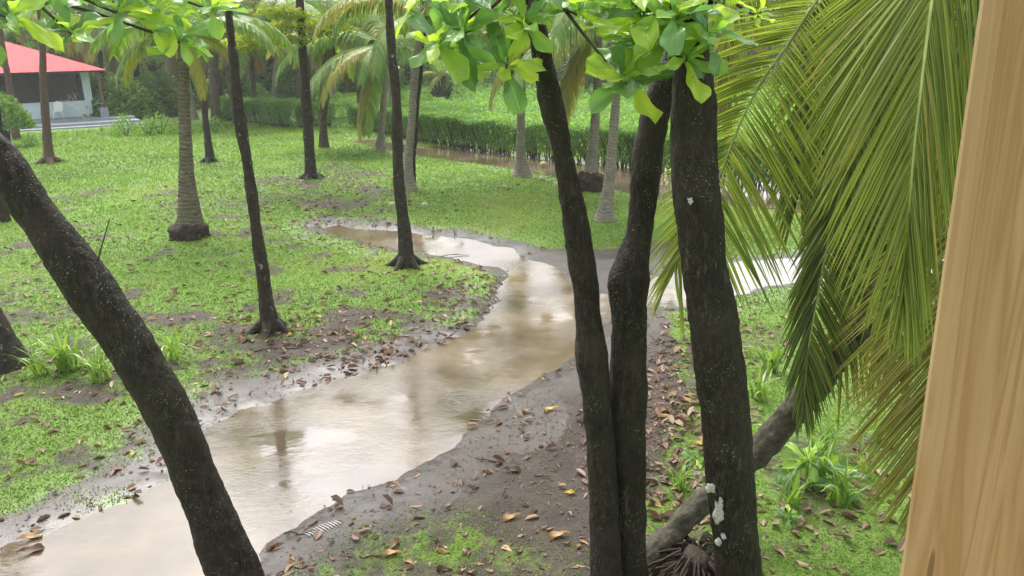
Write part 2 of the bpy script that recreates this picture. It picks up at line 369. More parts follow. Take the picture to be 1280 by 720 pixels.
def water_mat(name, col, rip=1.0):
    m, t, b, out = newmat(name); g = t.nodes.new('ShaderNodeNewGeometry').outputs['Position']
    mp = N(t, 'ShaderNodeMapping'); mp.inputs['Rotation'].default_value = (0, 0, R(-35)); mp.inputs['Scale'].default_value = (1.0, 2.2, 1); t.links.new(g, mp.inputs[0])
    n0 = noise(t, .7, 4, g)
    c = ramp(t, n0, [(.35, tuple(x*.55 for x in col)), (.65, tuple(x*1.3 for x in col))])
    t.links.new(c, b.inputs['Base Color']); b.inputs['Roughness'].default_value = .04; b.inputs['IOR'].default_value = 1.45
    b.inputs['Specular IOR Level'].default_value = .9
    n1 = noise(t, 13, 5, mp.outputs[0], .65, .8); n2 = noise(t, 3, 2, mp.outputs[0])
    msk = ramp(t, noise(t, 1.1, 4, g), [(.40, .08), (.60, 1.0)])
    h = math_(t, 'ADD', math_(t, 'MULTIPLY', n1, msk), math_(t, 'MULTIPLY', n2, .5))
    t.links.new(bump(t, h, .0055*rip, .5), b.inputs['Normal']); return m
M['ground'] = ground_mat()
M['water'] = water_mat('muddy_stream_water', (.14, .105, .068))
M['water2'] = water_mat('brown_channel_water', (.15, .11, .072), .6)
def wood_mat():
    m, t, b, out = newmat('pine_board'); oc = objcoord(t)
    mp = N(t, 'ShaderNodeMapping'); mp.inputs['Scale'].default_value = (14, 14, .55); t.links.new(oc, mp.inputs[0])
    n = noise(t, 1.4, 4, mp.outputs[0], .5, 1.4)
    mp2 = N(t, 'ShaderNodeMapping'); mp2.inputs['Scale'].default_value = (160, 160, 2.5); t.links.new(oc, mp2.inputs[0])
    f = noise(t, 1.0, 3, mp2.outputs[0])
    band = math_(t, 'FRACT', math_(t, 'MULTIPLY', n, 5.0))
    c = ramp(t, band, [(0, (.36, .245, .12)), (.5, (.43, .31, .165)), (.88, (.32, .205, .09)), (1, (.36, .245, .12))])
    c = mixc(t, ramp(t, f, [(.35, .14), (.65, 0.0)]), c, (.25, .155, .07))
    mp3 = N(t, 'ShaderNodeMapping'); mp3.inputs['Scale'].default_value = (30, 30, 3.2); t.links.new(oc, mp3.inputs[0])
    k = ramp(t, noise(t, 1.3, 1, mp3.outputs[0]), [(.76, 0.0), (.8, .75)])
    c = mixc(t, k, c, (.13, .07, .03))
    t.links.new(c, b.inputs['Base Color']); b.inputs['Roughness'].default_value = .55; b.inputs['Specular IOR Level'].default_value = .3
    t.links.new(bump(t, f, .0006, 1), b.inputs['Normal']); return m
M['pine'] = wood_mat()

# ------------------------------------------------------------------ ground and water
MAIN = [(655,322),(638,335),(634,352),(618,385),(600,402),(570,420),(535,440),(500,455),(450,465),(400,480),(355,497),(300,510),(262,528),(235,562),(207,598),(160,625),(120,640),(60,670),(20,685),(-80,715),(-300,800),(-260,980),(100,800),(250,735),(320,690),(345,668),(400,630),(430,612),(480,590),(530,568),(560,552),(590,522),(620,492),(660,468),(690,452),(720,432),(745,405),(770,388),(800,382),(850,380),(1000,347),(1150,338),(1300,332),(1300,308),(1000,320),(920,326),(850,336),(810,350),(770,364),(735,364),(715,348),(690,332)]
SIDE = [(665,326),(640,306),(600,296),(540,291),(480,284),(420,279),(392,283),(430,296),(490,309),(540,318),(590,328),(640,340)]
CHAN = [(455,173),(520,184),(600,191),(700,203),(790,211),(900,220),(1200,245),(1500,262),(1500,310),(1200,280),(900,250),(790,238),(720,222),(660,211),(600,202),(520,191),(455,177)]
MUD = [(830,305),(830,345),(815,400),(835,430),(850,470),(850,520),(825,600),(805,680),(790,790),(300,1000),(-300,900),(-300,760),(-50,680),(20,650),(110,600),(175,570),(215,535),(240,505),(290,480),(360,465),(430,448),(500,420),(570,402),(615,380),(628,352),(598,334),(540,323),(470,304),(405,291),(385,281),(480,279),(600,292),(690,312),(780,316)]
def W(poly): return np.array([G(*p) for p in poly])
wMAIN, wSIDE, wCHAN, wMUD = W(MAIN), W(SIDE), W(CHAN), W(MUD)
def blob(x, y, lst):
    """soft ellipses given in photo pixels, evaluated on the ground plane"""
    o = np.zeros_like(x)
    for px, py, rx, ry, a in lst:
        c = G(px, py); ex = G(px+rx, py)-c; ey = G(px, py-ry)-c
        Mx = np.linalg.inv(np.array([ex, ey]).T)
        u = Mx[0, 0]*(x-c[0])+Mx[0, 1]*(y-c[1]); v = Mx[1, 0]*(x-c[0])+Mx[1, 1]*(y-c[1])
        o = np.maximum(o, a*np.exp(-(u*u+v*v)))
    return o
GRASSY = [(560,680,70,32,.75),(480,690,50,30,.7),(450,715,70,20,.5),(620,700,90,25,.45),(570,655,60,20,.5),(700,715,60,15,.3),(150,625,70,12,.5),(850,640,60,60,.35)]
WORN = [(380,232,60,22,.9),(455,262,50,16,.7),(170,210,90,10,.4),(270,300,30,20,.4),(100,400,80,14,.6),(170,470,50,20,.6),(410,250,110,32,.75),(300,262,70,25,.5),(430,215,60,16,.6),(330,440,110,30,.75),(430,420,90,22,.5),(560,365,60,24,.5),(120,500,130,16,.6),(60,440,110,28,.55),(20,370,90,30,.5),(220,395,90,22,.4),(840,470,60,60,.8),(950,430,35,30,.4),(40,310,60,20,.4),(1060,600,120,50,.45),(130,240,90,14,.35),(560,260,60,10,.25),(900,690,120,40,.6)]
def fields(x, y):
    dist = np.hypot(x, y)
    n = fbm(x*1.7, y*1.7, o=4, s=3); n2 = fbm(x*.8, y*.8, o=3, s=9)
    ds = np.minimum(sdf(x, y, wMAIN)+n*.15+.05*fbm(x*6, y*6, o=3, s=12), np.minimum(sdf(x, y, wSIDE)+n*.22+.10, sdf(x, y, wCHAN)+n*.25-.22))
    dm = sdf(x, y, wMUD)+n*.30+n2*.2
    mud = 1-sstep(dm, -.15, .35)
    mud = np.maximum(mud, 1-sstep(ds, .05, .45))
    mud = mud*(1-blob(x, y, GRASSY)*(.75+.5*(n > -.1)))
    worn = blob(x, y, WORN)*np.clip(.75+n*1.8, 0, 1.4)
    mud = np.clip(np.maximum(mud, worn*.85+.75*sstep(fbm(x*1.6, y*1.6, o=5, s=31)+.08*(dist < 13), .0, .55)*(dist < 26)*np.where((x > -2.6) & (y > 13), .1, np.where(x < -.5, 1, .5))), 0, 1)
    wet = np.clip(1-sstep(ds+.3*n2, .1, 1.3), 0, 1)
    wet = np.maximum(wet, .7*mud*(blob(x, y, [(360,660,90,40,1),(500,610,70,30,1),(650,520,60,40,.8),(760,345,60,20,.8)]) > .3))
    return ds, mud, wet
def gh(x, y, ds=None):
    x = np.asarray(x, float); y = np.asarray(y, float)
    if ds is None: ds = fields(np.atleast_1d(x), np.atleast_1d(y))[0].reshape(x.shape)
    h = -.13+sstep(ds, -.7, .55)*.145+sstep(ds, .5, 2.6)*.05
    return h+.014*fbm(x*3, y*3, o=4, s=5)+.03*fbm(x*.3, y*.3, o=2, s=6)*sstep(ds, .2, 2)
az = np.r_[np.linspace(-180, -48, 34)[:-1], np.linspace(-48, 48, 430), np.linspace(48, 180, 34)[1:-1]]
rad = np.r_[np.linspace(.3, 4, 14)[:-1], np.geomspace(4, 32, 400)[:-1], np.geomspace(32, 700, 60)]
A, Rr = np.meshgrid(np.radians(az), rad); gx, gy = Rr*np.sin(A), Rr*np.cos(A)
ds_, mud_, wet_ = fields(gx.ravel(), gy.ravel())
gz = gh(gx.ravel(), gy.ravel(), ds_)
gz += 6*sstep(np.hypot(gx.ravel(), gy.ravel()), 120, 400)
na, nr = len(az), len(rad)
i = np.arange(nr-1)[:, None]*na; j = np.arange(na)[None]; k = (j+1) % na
gq = np.stack([i+j, i+k, i+na+k, i+na+j], -1).reshape(-1, 4)[:, ::-1]
g = MB(); g.add(np.c_[gx.ravel(), gy.ravel(), gz], gq)
g.add(np.array([[0, 0, gz[:na].mean()]]), [[0, 0, 0]]) if False else None
ground = g.build('ground', M['ground'], smooth=True, kind='structure')
for nme, arr in (('mud', mud_), ('wet', wet_)):
    at = ground.data.attributes.new(nme, 'FLOAT', 'POINT'); at.data.foreach_set('value', arr.astype(np.float32))
def water(name, poly, mat, grow, z):
    lo, hi = poly.min(0)-grow, poly.max(0)+grow
    nx, ny = 80, 80
    X, Y = np.meshgrid(np.linspace(lo[0], hi[0], nx), np.linspace(lo[1], hi[1], ny))
    s = sdf(X.ravel(), Y.ravel(), poly).reshape(ny, nx)
    q = []
    for a in range(ny-1):
        for b in range(nx-1):
            if s[a:a+2, b:b+2].min() < grow: q.append([a*nx+b, a*nx+b+1, (a+1)*nx+b+1, (a+1)*nx+b])
    m = MB(); m.add(np.c_[X.ravel(), Y.ravel(), np.full(nx*ny, z)], q)
    return m.build(name, mat, smooth=True, kind='structure')
water('stream_water', wMAIN, M['water'], .45, -.034)
water('side_stream_water', wSIDE, M['water2'], .5, -.044)
water('channel_water', wCHAN, M['water2'], .5, -.038)

# creeping grass: one mass of small leaves, sized with distance
def scatter(n, rmin, rmax, amax=40):
    a = np.radians(rng.uniform(-amax, amax, n)); r = np.exp(rng.uniform(math.log(rmin), math.log(rmax), n))
    return r*np.sin(a), r*np.cos(a), r
x, y, r = scatter(720000, 4.6, 48)
ds_, mud_, wet_ = fields(x, y)
dens = np.where(mud_ > .93, 0, (1-mud_)**.9+.06)*(.75+.25*(fbm(x*6, y*6, o=2, s=44) > -.1))
keep = (rng.random(len(x)) < dens) & (ds_ > .12)
x, y, r, dsk = x[keep], y[keep], r[keep], ds_[keep]
n = len(x); th = rng.uniform(0, 2*math.pi, n); el = rng.uniform(.15, 1.1, n)
d = np.c_[np.cos(th)*np.cos(el), np.sin(th)*np.cos(el), np.sin(el)]
L = (.0045+.0024*r)*rng.uniform(.6, 1.5, n)
patch = fbm(x*.5, y*.5, o=3, s=71)
rn = np.clip(.45+patch*.55+rng.normal(0, .2, n)+.10*sstep(r, 8, 20)+.22*((x > -3) & (r > 13)), 0, 1)
mb = MB(); z = gh(x, y, dsk)
mb.leaves(np.c_[x, y, z-.004], d, np.c_[-np.cos(th)*.5, -np.sin(th)*.5, np.ones(n)], L, L*rng.uniform(.3, .55, n), rn)
tag(mb.build('creeping_grass', M['moss'], kind='stuff'), 'bright green creeping grass and moss covering the ground between the trees', 'grass', kind='stuff')

# ------------------------------------------------------------------ leaf litter
def almond_leaf_mesh(name, mat, L=.24, Wd=.11, arch=.25, fold=.25, curl=0, seed=0, nu=6, nv=8, wav=.0):
    u = np.linspace(-1, 1, nu+1); v = np.linspace(0, 1, nv+1)
    prof = np.interp(v, [0, .08, .3, .55, .75, .9, .97, 1], [.05, .10, .45, .82, 1, .82, .45, .05])
    V, U = np.meshgrid(v, u, indexing='ij')
    wv = prof[:, None]*Wd/2
    rr = np.random.default_rng(seed)
    X = V*L; Yc = U*wv
    Z = -arch*L*V**2+fold*np.abs(U)*wv+curl*L*np.abs(U)**2*V*.5+wav*L*np.sin(V*9+U*3+seed)*np.abs(U)
    vv = np.stack([X, Yc, Z], -1).reshape(-1, 3)
    i = np.arange(nv)[:, None]*(nu+1); j = np.arange(nu)[None]
    q = np.stack([i+j, i+nu+1+j, i+nu+2+j, i+1+j], -1).reshape(-1, 4)
    m = MB(); m.add(vv, q, .5, np.stack([U, V], -1).reshape(-1, 2)); return m.mesh(name, mat, smooth=True)
LITTER = [(300,340,330,110,.16),(480,432,170,50,.75),(420,245,120,40,1.3),(200,250,120,30,.3),(110,300,110,60,.35),(845,490,75,100,1.8),(590,370,60,40,1),(720,505,90,40,.13),(655,560,50,30,.22),(330,420,90,30,.8),(60,300,90,70,.35),(250,350,200,120,.25),(600,660,160,90,.015),(950,430,50,40,.7),(1060,640,130,70,.3),(280,240,80,30,.5),(540,340,90,30,.4),(700,650,80,80,.02),(120,560,200,80,.06)]
def litter_pts(n):
    out = []
    while len(out) < n:
        x, y, r = scatter(n*6, 4.9, 34)
        ds, mud, wet = fields(x, y)
        p = np.clip(blob(x, y, [(a, b, c, d, min(1, e)) for a, b, c, d, e in LITTER])*1.1, .005, 1)
        k = (rng.random(len(x)) < p) & (ds > .03)
        out += list(zip(x[k], y[k], r[k], gh(x[k], y[k], ds[k])))
    out = out[:n]; return np.array(out)
lp = litter_pts(4700); lp = lp[np.argsort(lp[:, 2])]
var = [almond_leaf_mesh('fallen_leaf', M['litter_obj'], .19, .085, .07*a, .2*b, .4*c, s, 4, 5, .05) for s, (a, b, c) in enumerate([(1, 1, 0), (-1.5, .5, 1), (2, -1, 1), (0, 1.5, -1), (1, .3, 1.6)])]
def region(x, y):
    d = math.hypot(x, y)
    if x > 1.6 and d < 7.5: return ('on the moss near the foot of the leaning palm' if d < 6.4 else 'on the grass under the hanging fronds'), 'dead leaves under the leaning palm'
    if x > .45: return ('in the near litter right of the twin stems' if d < 7 else 'in the middle of the litter right of the twin stems' if d < 9 else 'in the far litter right of the twin stems' if d < 12 else 'beside the bright stream branch behind the dark trunks'), 'dead leaves behind the dark trunks'
    if d < 8.6 and x > -1.9: return ('on the near mud beside the grass patch' if d < 6.2 else 'on the mud just left of the twin stems' if x > -.3 else 'on the near mud close to the water'), 'dead leaves on the near mud'
    if x > -3.4: return ('on the far bank at the stream bend' if x > -1.5 else 'on the far bank right of the slim trunk' if x > -2.7 else 'on the far bank by the foot of the slim trunk'), 'dead leaves on the far bank'
    return ('on the moss left of the leaning trunk' if d < 8 else 'on the lawn left of the slim trunk'), 'dead leaves on the left grass'
LOOK = ['brown dead leaf', 'pale arched dead leaf', 'curled dark dead leaf', 'folded dead leaf', 'twisted dead leaf']; LOOK = ['gently arched dead leaf', 'cupped dead leaf', 'curled up dead leaf', 'leaf folded along its midrib', 'strongly curled dead leaf']
near_n = 290
for x, y, r, z in lp[:near_n]:
    vi = random.randrange(5); o = inst(var[vi], 'fallen_leaf', (x, y, z+.004), (random.uniform(-.22, .22), random.uniform(-.18, .18), random.uniform(0, 6.28)), random.uniform(.3, .72))
    lb, gp = region(x, y); tag(o, LOOK[vi]+' '+lb, 'leaf', gp)
mb = MB(); q = lp[near_n:]; n = len(q); th = rng.uniform(0, 6.28, n); el = rng.normal(0.1, .25, n)
for k in range(2):     # two halves folded along the midrib, so each leaf is bent
    pass
s_ = rng.uniform(.05, .15, n)
mb.leaves6(q[:, [0, 1, 3]]+np.array([0, 0, .006]), np.c_[np.cos(th)*np.cos(el), np.sin(th)*np.cos(el), np.sin(el)], np.c_[rng.normal(0, .35, n), rng.normal(0, .35, n), np.ones(n)], s_, s_*rng.uniform(.35, .6, n), np.clip(rng.beta(2, 2.6, n)+(rng.random(n) < .03)*.5, 0, 1))
# dark decayed crumbs
x, y, r = scatter(60000, 4.9, 26); ds, mud, wet = fields(x, y)
p = blob(x, y, [(700,550,120,60,.8),(840,520,60,90,1),(620,680,160,60,.35),(430,430,170,40,.4),(1050,640,130,70,.5),(300,330,330,120,.3),(420,245,130,45,.9)]) 
k = (rng.random(len(x)) < p) & (ds > .05) & (mud > .25); x, y, ds = x[k], y[k], ds[k]; n = len(x); th = rng.uniform(0, 6.28, n)
s_ = rng.uniform(.012, .05, n)*(1+(x*x+y*y)**.5*.04)
mb.leaves(np.c_[x, y, gh(x, y, ds)+.004], np.c_[np.cos(th), np.sin(th), rng.normal(0, .3, n)], np.c_[rng.normal(0, .3, n), rng.normal(0, .3, n), np.ones(n)], s_, s_*rng.uniform(.15, .6, n), rng.uniform(0, .45, n))
tag(mb.build('leaf_litter', M['litter'], kind='stuff'), 'scattered small brown leaf litter and crumbs over grass and mud', 'leaf litter', kind='stuff')
bigv = {c: almond_leaf_mesh('large_fallen_leaf', M[c], .2, .1, .25, .3, .3, 3, 6, 8, .05) for c in ('leaf_orange', 'leaf_yellow', 'litter_obj')}
for px, py, c, rz, s, lb in [
    (128,561,'leaf_orange',2.6,.62,'small rounded orange leaf alone on the green moss left of the leaning trunk'),
    (20,674,'leaf_orange',.6,1.0,'orange leaf at the water edge in the lower left corner'),
    (20,690,'litter_obj',.5,1.0,'reddish leaf just below the orange leaf at the lower left water edge'),
    (698,514,'leaf_yellow',3.3,.8,'bright yellow leaf on the mud beside the twin-stemmed tree'),
    (652,650,'leaf_orange',3.4,.85,'tan leaf on the mud right of the near grass patch'),
    (713,676,'leaf_orange',3.2,.9,'pale orange leaf lowest beside the foot of the left twin stem'),
    (704,625,'leaf_yellow',.5,.6,'small upright pale leaf on the mud above the pale orange leaf'),
    (668,517,'litter_obj',3.1,.7,'pinkish brown leaf left of the bright yellow leaf'),
    (865,562,'leaf_yellow',.1,.75,'yellow leaf between the twin stems and the white patched trunk'),
    (1068,588,'leaf_orange',.3,.9,'tan leaf on the moss behind the right-hand strap plants'),
    (503,697,'leaf_orange',3.0,.75,'small orange leaf lying in the near grass patch'),
    (628,591,'litter_obj',.1,.9,'dull red leaf on the open mud below the stream bend')]:
    x, y = G(px, py); z = float(gh(np.array([x]), np.array([y]))[0])
    tag(inst(bigv[c], 'fallen_leaf', (x, y, max(z, -.03)+.03), (.1, .1, rz), s), lb, 'leaf')
# pale husks lying on the far grass
hm = MB(); a = np.linspace(0, math.pi, 9); hm.tube(np.c_[-np.cos(a)*.13, np.zeros(9), np.zeros(9)], np.sin(a)*.085+.004, 10); hme = hm.mesh('coconut_husk', M['stone'], smooth=True)
for px, py, lb in [(491,259,'pale husk lying on the grass just left of the thin dark trunk'), (531,260,'pale coconut husk right of the palm with exposed roots'), (630,237,'small yellowish husk on the bright grass before the pale palm'), (677,227,'dark husk right of the pale grey palm foot'), (679,208,'husk at the edge of the brown channel'), (212,182,'husk in the grass beside the porch plants')]:
    x, y = G(px, py); tag(inst(hme, 'coconut_husk', (x, y, .07), (0, .1, random.uniform(0, 3)), random.uniform(.6, 1)), lb, 'husk', 'husks on the grass')
for px, py, l, rz, lb in [(362,438,.9,.3,'long crooked twig on the grass below the slim trunk'),(375,667,.25,.1,'short reddish stick on the mud beside the shoe print'),(610,578,.3,2.7,'thin twig at the near water edge'),(745,600,.35,1.0,'twig on the mud touching the left twin stem'),(880,590,.5,-.3,'dry stick in the litter behind the white patched trunk'),(560,318,.8,.2,'branch lying in the side stream before the bend'),(180,420,.7,.9,'twig on the lawn right behind the leaning trunk'),(680,600,.2,-.6,'small dark twig on the open mud'),(470,345,.5,2.2,'twig on the grass left of the slim trunk by the side stream'),(840,455,.45,.6,'stick among the dead leaves right of the twin stems')]:
    x, y = G(px, py); tm = MB(); u = np.linspace(-.5, .5, 9); tm.tube(np.c_[u*l, .05*l*np.sin(u*7+px), .012+.01*np.sin(u*9+px)], np.linspace(.009, .004, 9), 6); tm.tube([[.1*l, .02*l, .015], [.3*l, .14*l, .03]], [.005, .003], 5)
    z = float(gh(np.array([x]), np.array([y]))[0]); o = tm.build('fallen_twig', M['twig'], origin=(0, 0, 0), smooth=True); o.location = (x, y, max(z, -.036)); o.rotation_euler = (0, 0, rz); tag(o, lb, 'twig')
# ribbed print in the mud, its water glint painted as pale ridges
c = G(403, 663); e = G(424, 655)-G(383, 672); L0 = np.linalg.norm(e); e = e/L0; nn = np.array([-e[1], e[0]])
fp = MB()
for k in range(11):
    t = (k+.5)/11; wd = .062*math.sin(math.pi*(.12+.8*t))**.5*(.8+.3*t)
    pc = c+e*(t-.5)*L0*1.02
    fp.tube([[*(pc+nn*wd*1.1), .012], [*(pc-nn*wd*.3+e*.012), .02], [*(pc-nn*wd*1.1+e*.02), .012]], [.003, .005, .003], 6)
z = float(gh(np.array([c[0]]), np.array([c[1]]))[0])
M['print'] = solid('print_glint_ridges', (.52, .51, .50), .3, 40, .2, 0)
o = fp.build('shoe_print', M['print'], origin=(c[0], c[1], 0.004), smooth=True); o.location.z = max(z, -.034)-.002
tag(o, 'ribbed shoe print with pale painted glints pressed in the wet mud by the water', 'shoe print')

# ------------------------------------------------------------------ near dark trees
def barkdisp(amp, s, lump=.02):
    def f(th, L, p):
        x, y, z = p[..., 0], p[..., 1], p[..., 2]
        a = fbm(x*34, y*34, z*20, 3, s); b = fbm(x*4, y*4, z*3.2, 3, s+5)
        c = 1-np.abs(fbm(x*16, y*16, z*7, 2, s+9))*2
        return amp*a+lump*b+amp*.7*c-amp*.6-lump*.35
    return f
def px_path(pts, Y, lean=0.0):
    """photo pixels (x, y, width) of a trunk standing in the plane Y -> points and radii"""
    out = []
    for q in pts:
        p, t = PY(q[0], q[1], Y+lean*(360-q[1])/FPX)
        out.append([*p, q[2]*t/FPX/2])
    return np.array(out)
def trunk_mesh(pts, n, seg, disp, flare=0, mb=None):
    mb = mb or MB(); r = crs(pts, n)
    rad = np.maximum(r[:, 3], .004)
    if flare: rad = rad*(1+flare*np.exp(-np.maximum(r[:, 2], 0)/.22))
    mb.tube(r[:, :3], rad, seg, disp); return mb
def add_twigs(mb, a, b, r0=.014, sag=.08, n=9):
    a, b = np.asarray(a, float), np.asarray(b, float); t = np.linspace(0, 1, n)[:, None]
    p = a+(b-a)*t+np.array([0, 0, -1])*sag*(4*t*(1-t)); mb.tube(p, np.linspace(r0, r0*.45, n), 6); return p
alv = [almond_leaf_mesh('leaf', M['almond'], 1.0, .40+.06*(s % 3), a, f, 0, s, 6, 10, .075) for s, (a, f) in enumerate([(.18, .25), (.35, .2), (.05, .35), (.5, .15), (-.08, .3), (.25, .4)])]
def rosette(parent, origin, c, axis, n, size, low=-12, high=62, a0=None):
    if size > .18: size *= 1.14; n += 2; axis = np.asarray(axis, float)+np.array([0, -.35, .1])
    axis = np.asarray(axis, float); axis /= np.linalg.norm(axis)
    s1 = np.cross(axis, [0.3, 1, .2]); s1 /= np.linalg.norm(s1); s2 = np.cross(axis, s1)
    a0 = random.uniform(0, 6.28) if a0 is None else a0
    for k in range(n):
        a = a0+k*2.4+random.uniform(-.25, .25); f = k/max(1, n-1)
        e = R(low+(high-low)*f+random.uniform(-8, 8))
        dr = (s1*math.cos(a)+s2*math.sin(a))*math.cos(e)+axis*math.sin(e)
        nm = axis*math.cos(e)-(s1*math.cos(a)+s2*math.sin(a))*math.sin(e)
        nm = rot_axis(nm, dr, random.uniform(-.45, .45))
        y = np.cross(nm, dr); m = Matrix((dr, y, nm)).transposed()
        p = np.asarray(c)+dr*.012-axis*.02*(n-k)/n-np.asarray(origin)
        inst(random.choice(alv), 'leaf', p, sc=size*random.uniform(.72, 1.12)*(1-.3*f), parent=parent, quat=m.to_quaternion())
def crown_stuff(mb, centers, nper, rad, L, asp=.5, flat=.5):
    for c in centers:
        nn_ = nper; dd = rng.normal(size=(nn_, 3)); dd /= np.linalg.norm(dd, axis=1, keepdims=True)
        rr = rad*rng.uniform(.2, 1, nn_)**.5
        p = c+dd*rr[:, None]*np.array([1, 1, flat])
        th = rng.uniform(0, 6.28, nn_); el = rng.normal(-.15, .4, nn_)
        mb.leaves(p, np.c_[np.cos(th)*np.cos(el), np.sin(th)*np.cos(el), np.sin(el)], np.c_[rng.normal(0, .5, nn_), rng.normal(0, .5, nn_), np.ones(nn_)], L*rng.uniform(.6, 1.2, nn_), L*asp*rng.uniform(.7, 1.1, nn_), np.clip(.5+dd[:, 2]*.25+rng.normal(0, .2, nn_), 0, 1))
def high_crown(parent, base, top, radius, mat, nb=6, seed=0, org=(0, 0, 0), leafL=.28, nper=60, twigm='bark_dark', z0=0):
    rr = random.Random(seed); tb = MB(); lf = MB()
    top = np.asarray(top, float)
    for k in range(nb):
        a = k*2.4+rr.uniform(-.3, .3); e = top+np.array([math.cos(a)*radius*rr.uniform(.6, 1), math.sin(a)*radius*rr.uniform(.6, 1), rr.uniform(.2, 1.6)])
        p = add_twigs(tb, top-np.array([0, 0, .2+.12*k*0]), e, .05, -.05, 8)
        crown_stuff(lf, [p[4]+[0, 0, .15], p[6]+[0, 0, .1], p[7]], nper, radius*.32, leafL)
    tb.build('branches', M[twigm], parent, org, True); lf.build('crown', mat, parent, org)

# leaning dark trunk on the left
pts = px_path([(-230,-60,50),(-180,0,50),(-80,110,51),(-32,165,52),(12,214,52),(43,262,53),(75,306,58),(115,365,59),(155,422,59),(194,485,60),(225,547,57),(244,600,57),(266,650,61),(286,700,65),(302,745,70),(318,800,78),(330,850,90)], 4.7)
org = tuple(pts[-1][:3]*[1, 1, 0])
t = thing('almond_tree', 'thick dark wet tree leaning left across the lower left foreground before the stream', 'tree', org)
trunk_mesh(pts, 420, 72, barkdisp(.007, 1)).build('trunk', M['bark'], t, org, True)
mb = MB(); add_twigs(mb, *[PY(x, y, 4.62)[0] for x, y in ((122, 326), (137, 274))], .006, .0); mb.build('twig', M['twig'], t, org, True)
hub = PY(-120, -60, 4.6)[0]; mb = MB()
for px, py, Y, ax, n, s in [(12,18,4.3,(0,-.3,1),9,.25),(88,38,4.6,(.2,-.2,1),8,.20),(52,2,4.7,(0,-.2,1),8,.22),(150,14,5.0,(.3,-.3,1),8,.24),(188,24,5.2,(.3,-.2,1),8,.22),(226,50,5.2,(.5,-.3,.8),9,.21),(130,-14,5,(0,0,1),8,.24),(262,8,5.4,(.4,0,1),8,.22),(-25,30,4.3,(-.2,-.2,1),8,.25),(205,-12,5.3,(0,0,1),8,.24)]:
    c = PY(px, py, Y)[0]; add_twigs(mb, hub+np.array([.1, 0, random.uniform(-.1, .3)]), c-np.array([0, 0, .02]), .016, random.uniform(-.05, .05)); rosette(t, org, c, ax, n, s)
mb.build('branches', M['twig'], t, org, True)

# twin stems
pts = px_path([(655,-60,28),(664,0,28),(675,55,29),(684,105,32),(697,160,31),(709,220,32),(720,280,33),(729,340,35),(735,400,36),(739,440,42),(743,470,41),(746,500,38),(751,560,39),(755,640,41),(757,720,43),(760,790,50),(762,850,60)], 4.85)
org = (pts[-1][0]+.05, pts[-1][1], 0)
t2 = thing('almond_tree', 'dark twin-stemmed tree whose two trunks cross the middle of the view', 'tree', org)
trunk_mesh(pts, 430, 64, barkdisp(.006, 3)).build('stem', M['bark'], t2, org, True)
pts2 = px_path([(905,-60,34),(880,0,36),(852,60,38),(826,120,37),(812,175,39),(806,230,40),(799,290,38),(791,325,46),(786,350,55),(786,385,48),(786,430,47),(785,500,48),(786,580,45),(789,650,39),(792,720,38),(793,790,44),(794,850,56)], 4.95)
trunk_mesh(pts2, 430, 64, barkdisp(.006, 4)).build('stem', M['bark'], t2, org, True)
hubs = [PY(668, -40, 4.85)[0], PY(880, -40, 4.9)[0], PY(760, -120, 4.7)[0]]; mb = MB()
for px, py, Y, ax, n, s in [(578,40,4.5,(-.3,-.4,.8),10,.26),(548,52,4.5,(-.5,-.5,.5),7,.24),(632,82,4.6,(0,-.7,.4),8,.25),(616,22,4.7,(-.1,-.3,1),8,.24),(655,28,4.6,(.1,-.3,1),8,.22),(722,14,4.6,(.1,-.2,1),8,.24),(745,-8,4.5,(0,-.2,1),8,.24),(779,98,4.4,(-.15,-.35,1),11,.27),(800,52,4.6,(-.1,-.3,1),9,.27),(836,52,4.5,(.2,-.4,.9),9,.27),(820,8,4.6,(0,-.2,1),9,.27),(868,18,4.5,(.3,-.3,1),8,.25),(590,-8,4.6,(-.2,0,1),8,.26),(660,-15,4.5,(0,0,1),8,.25),(790,-10,4.4,(0,0,1),8,.27),(905,8,4.9,(.4,-.1,.8),7,.2),(948,16,5.2,(.5,-.1,.8),6,.16),(525,-5,4.8,(-.4,0,1),7,.24),(858,72,4.3,(.1,-.4,.9),8,.22),(802,18,4.45,(0,-.3,1),9,.26),(884,44,4.3,(.3,-.3,.9),8,.22),(845,20,4.3,(0,-.4,.9),9,.26)]:
    c = PY(px, py, Y)[0]; h_ = min(hubs, key=lambda q: np.linalg.norm(q-c)); add_twigs(mb, h_, c-np.array([0, 0, .02]), .015, random.uniform(-.04, .06)); rosette(t2, org, c, ax, n, s)
mb.build('branches', M['twig'], t2, org, True)

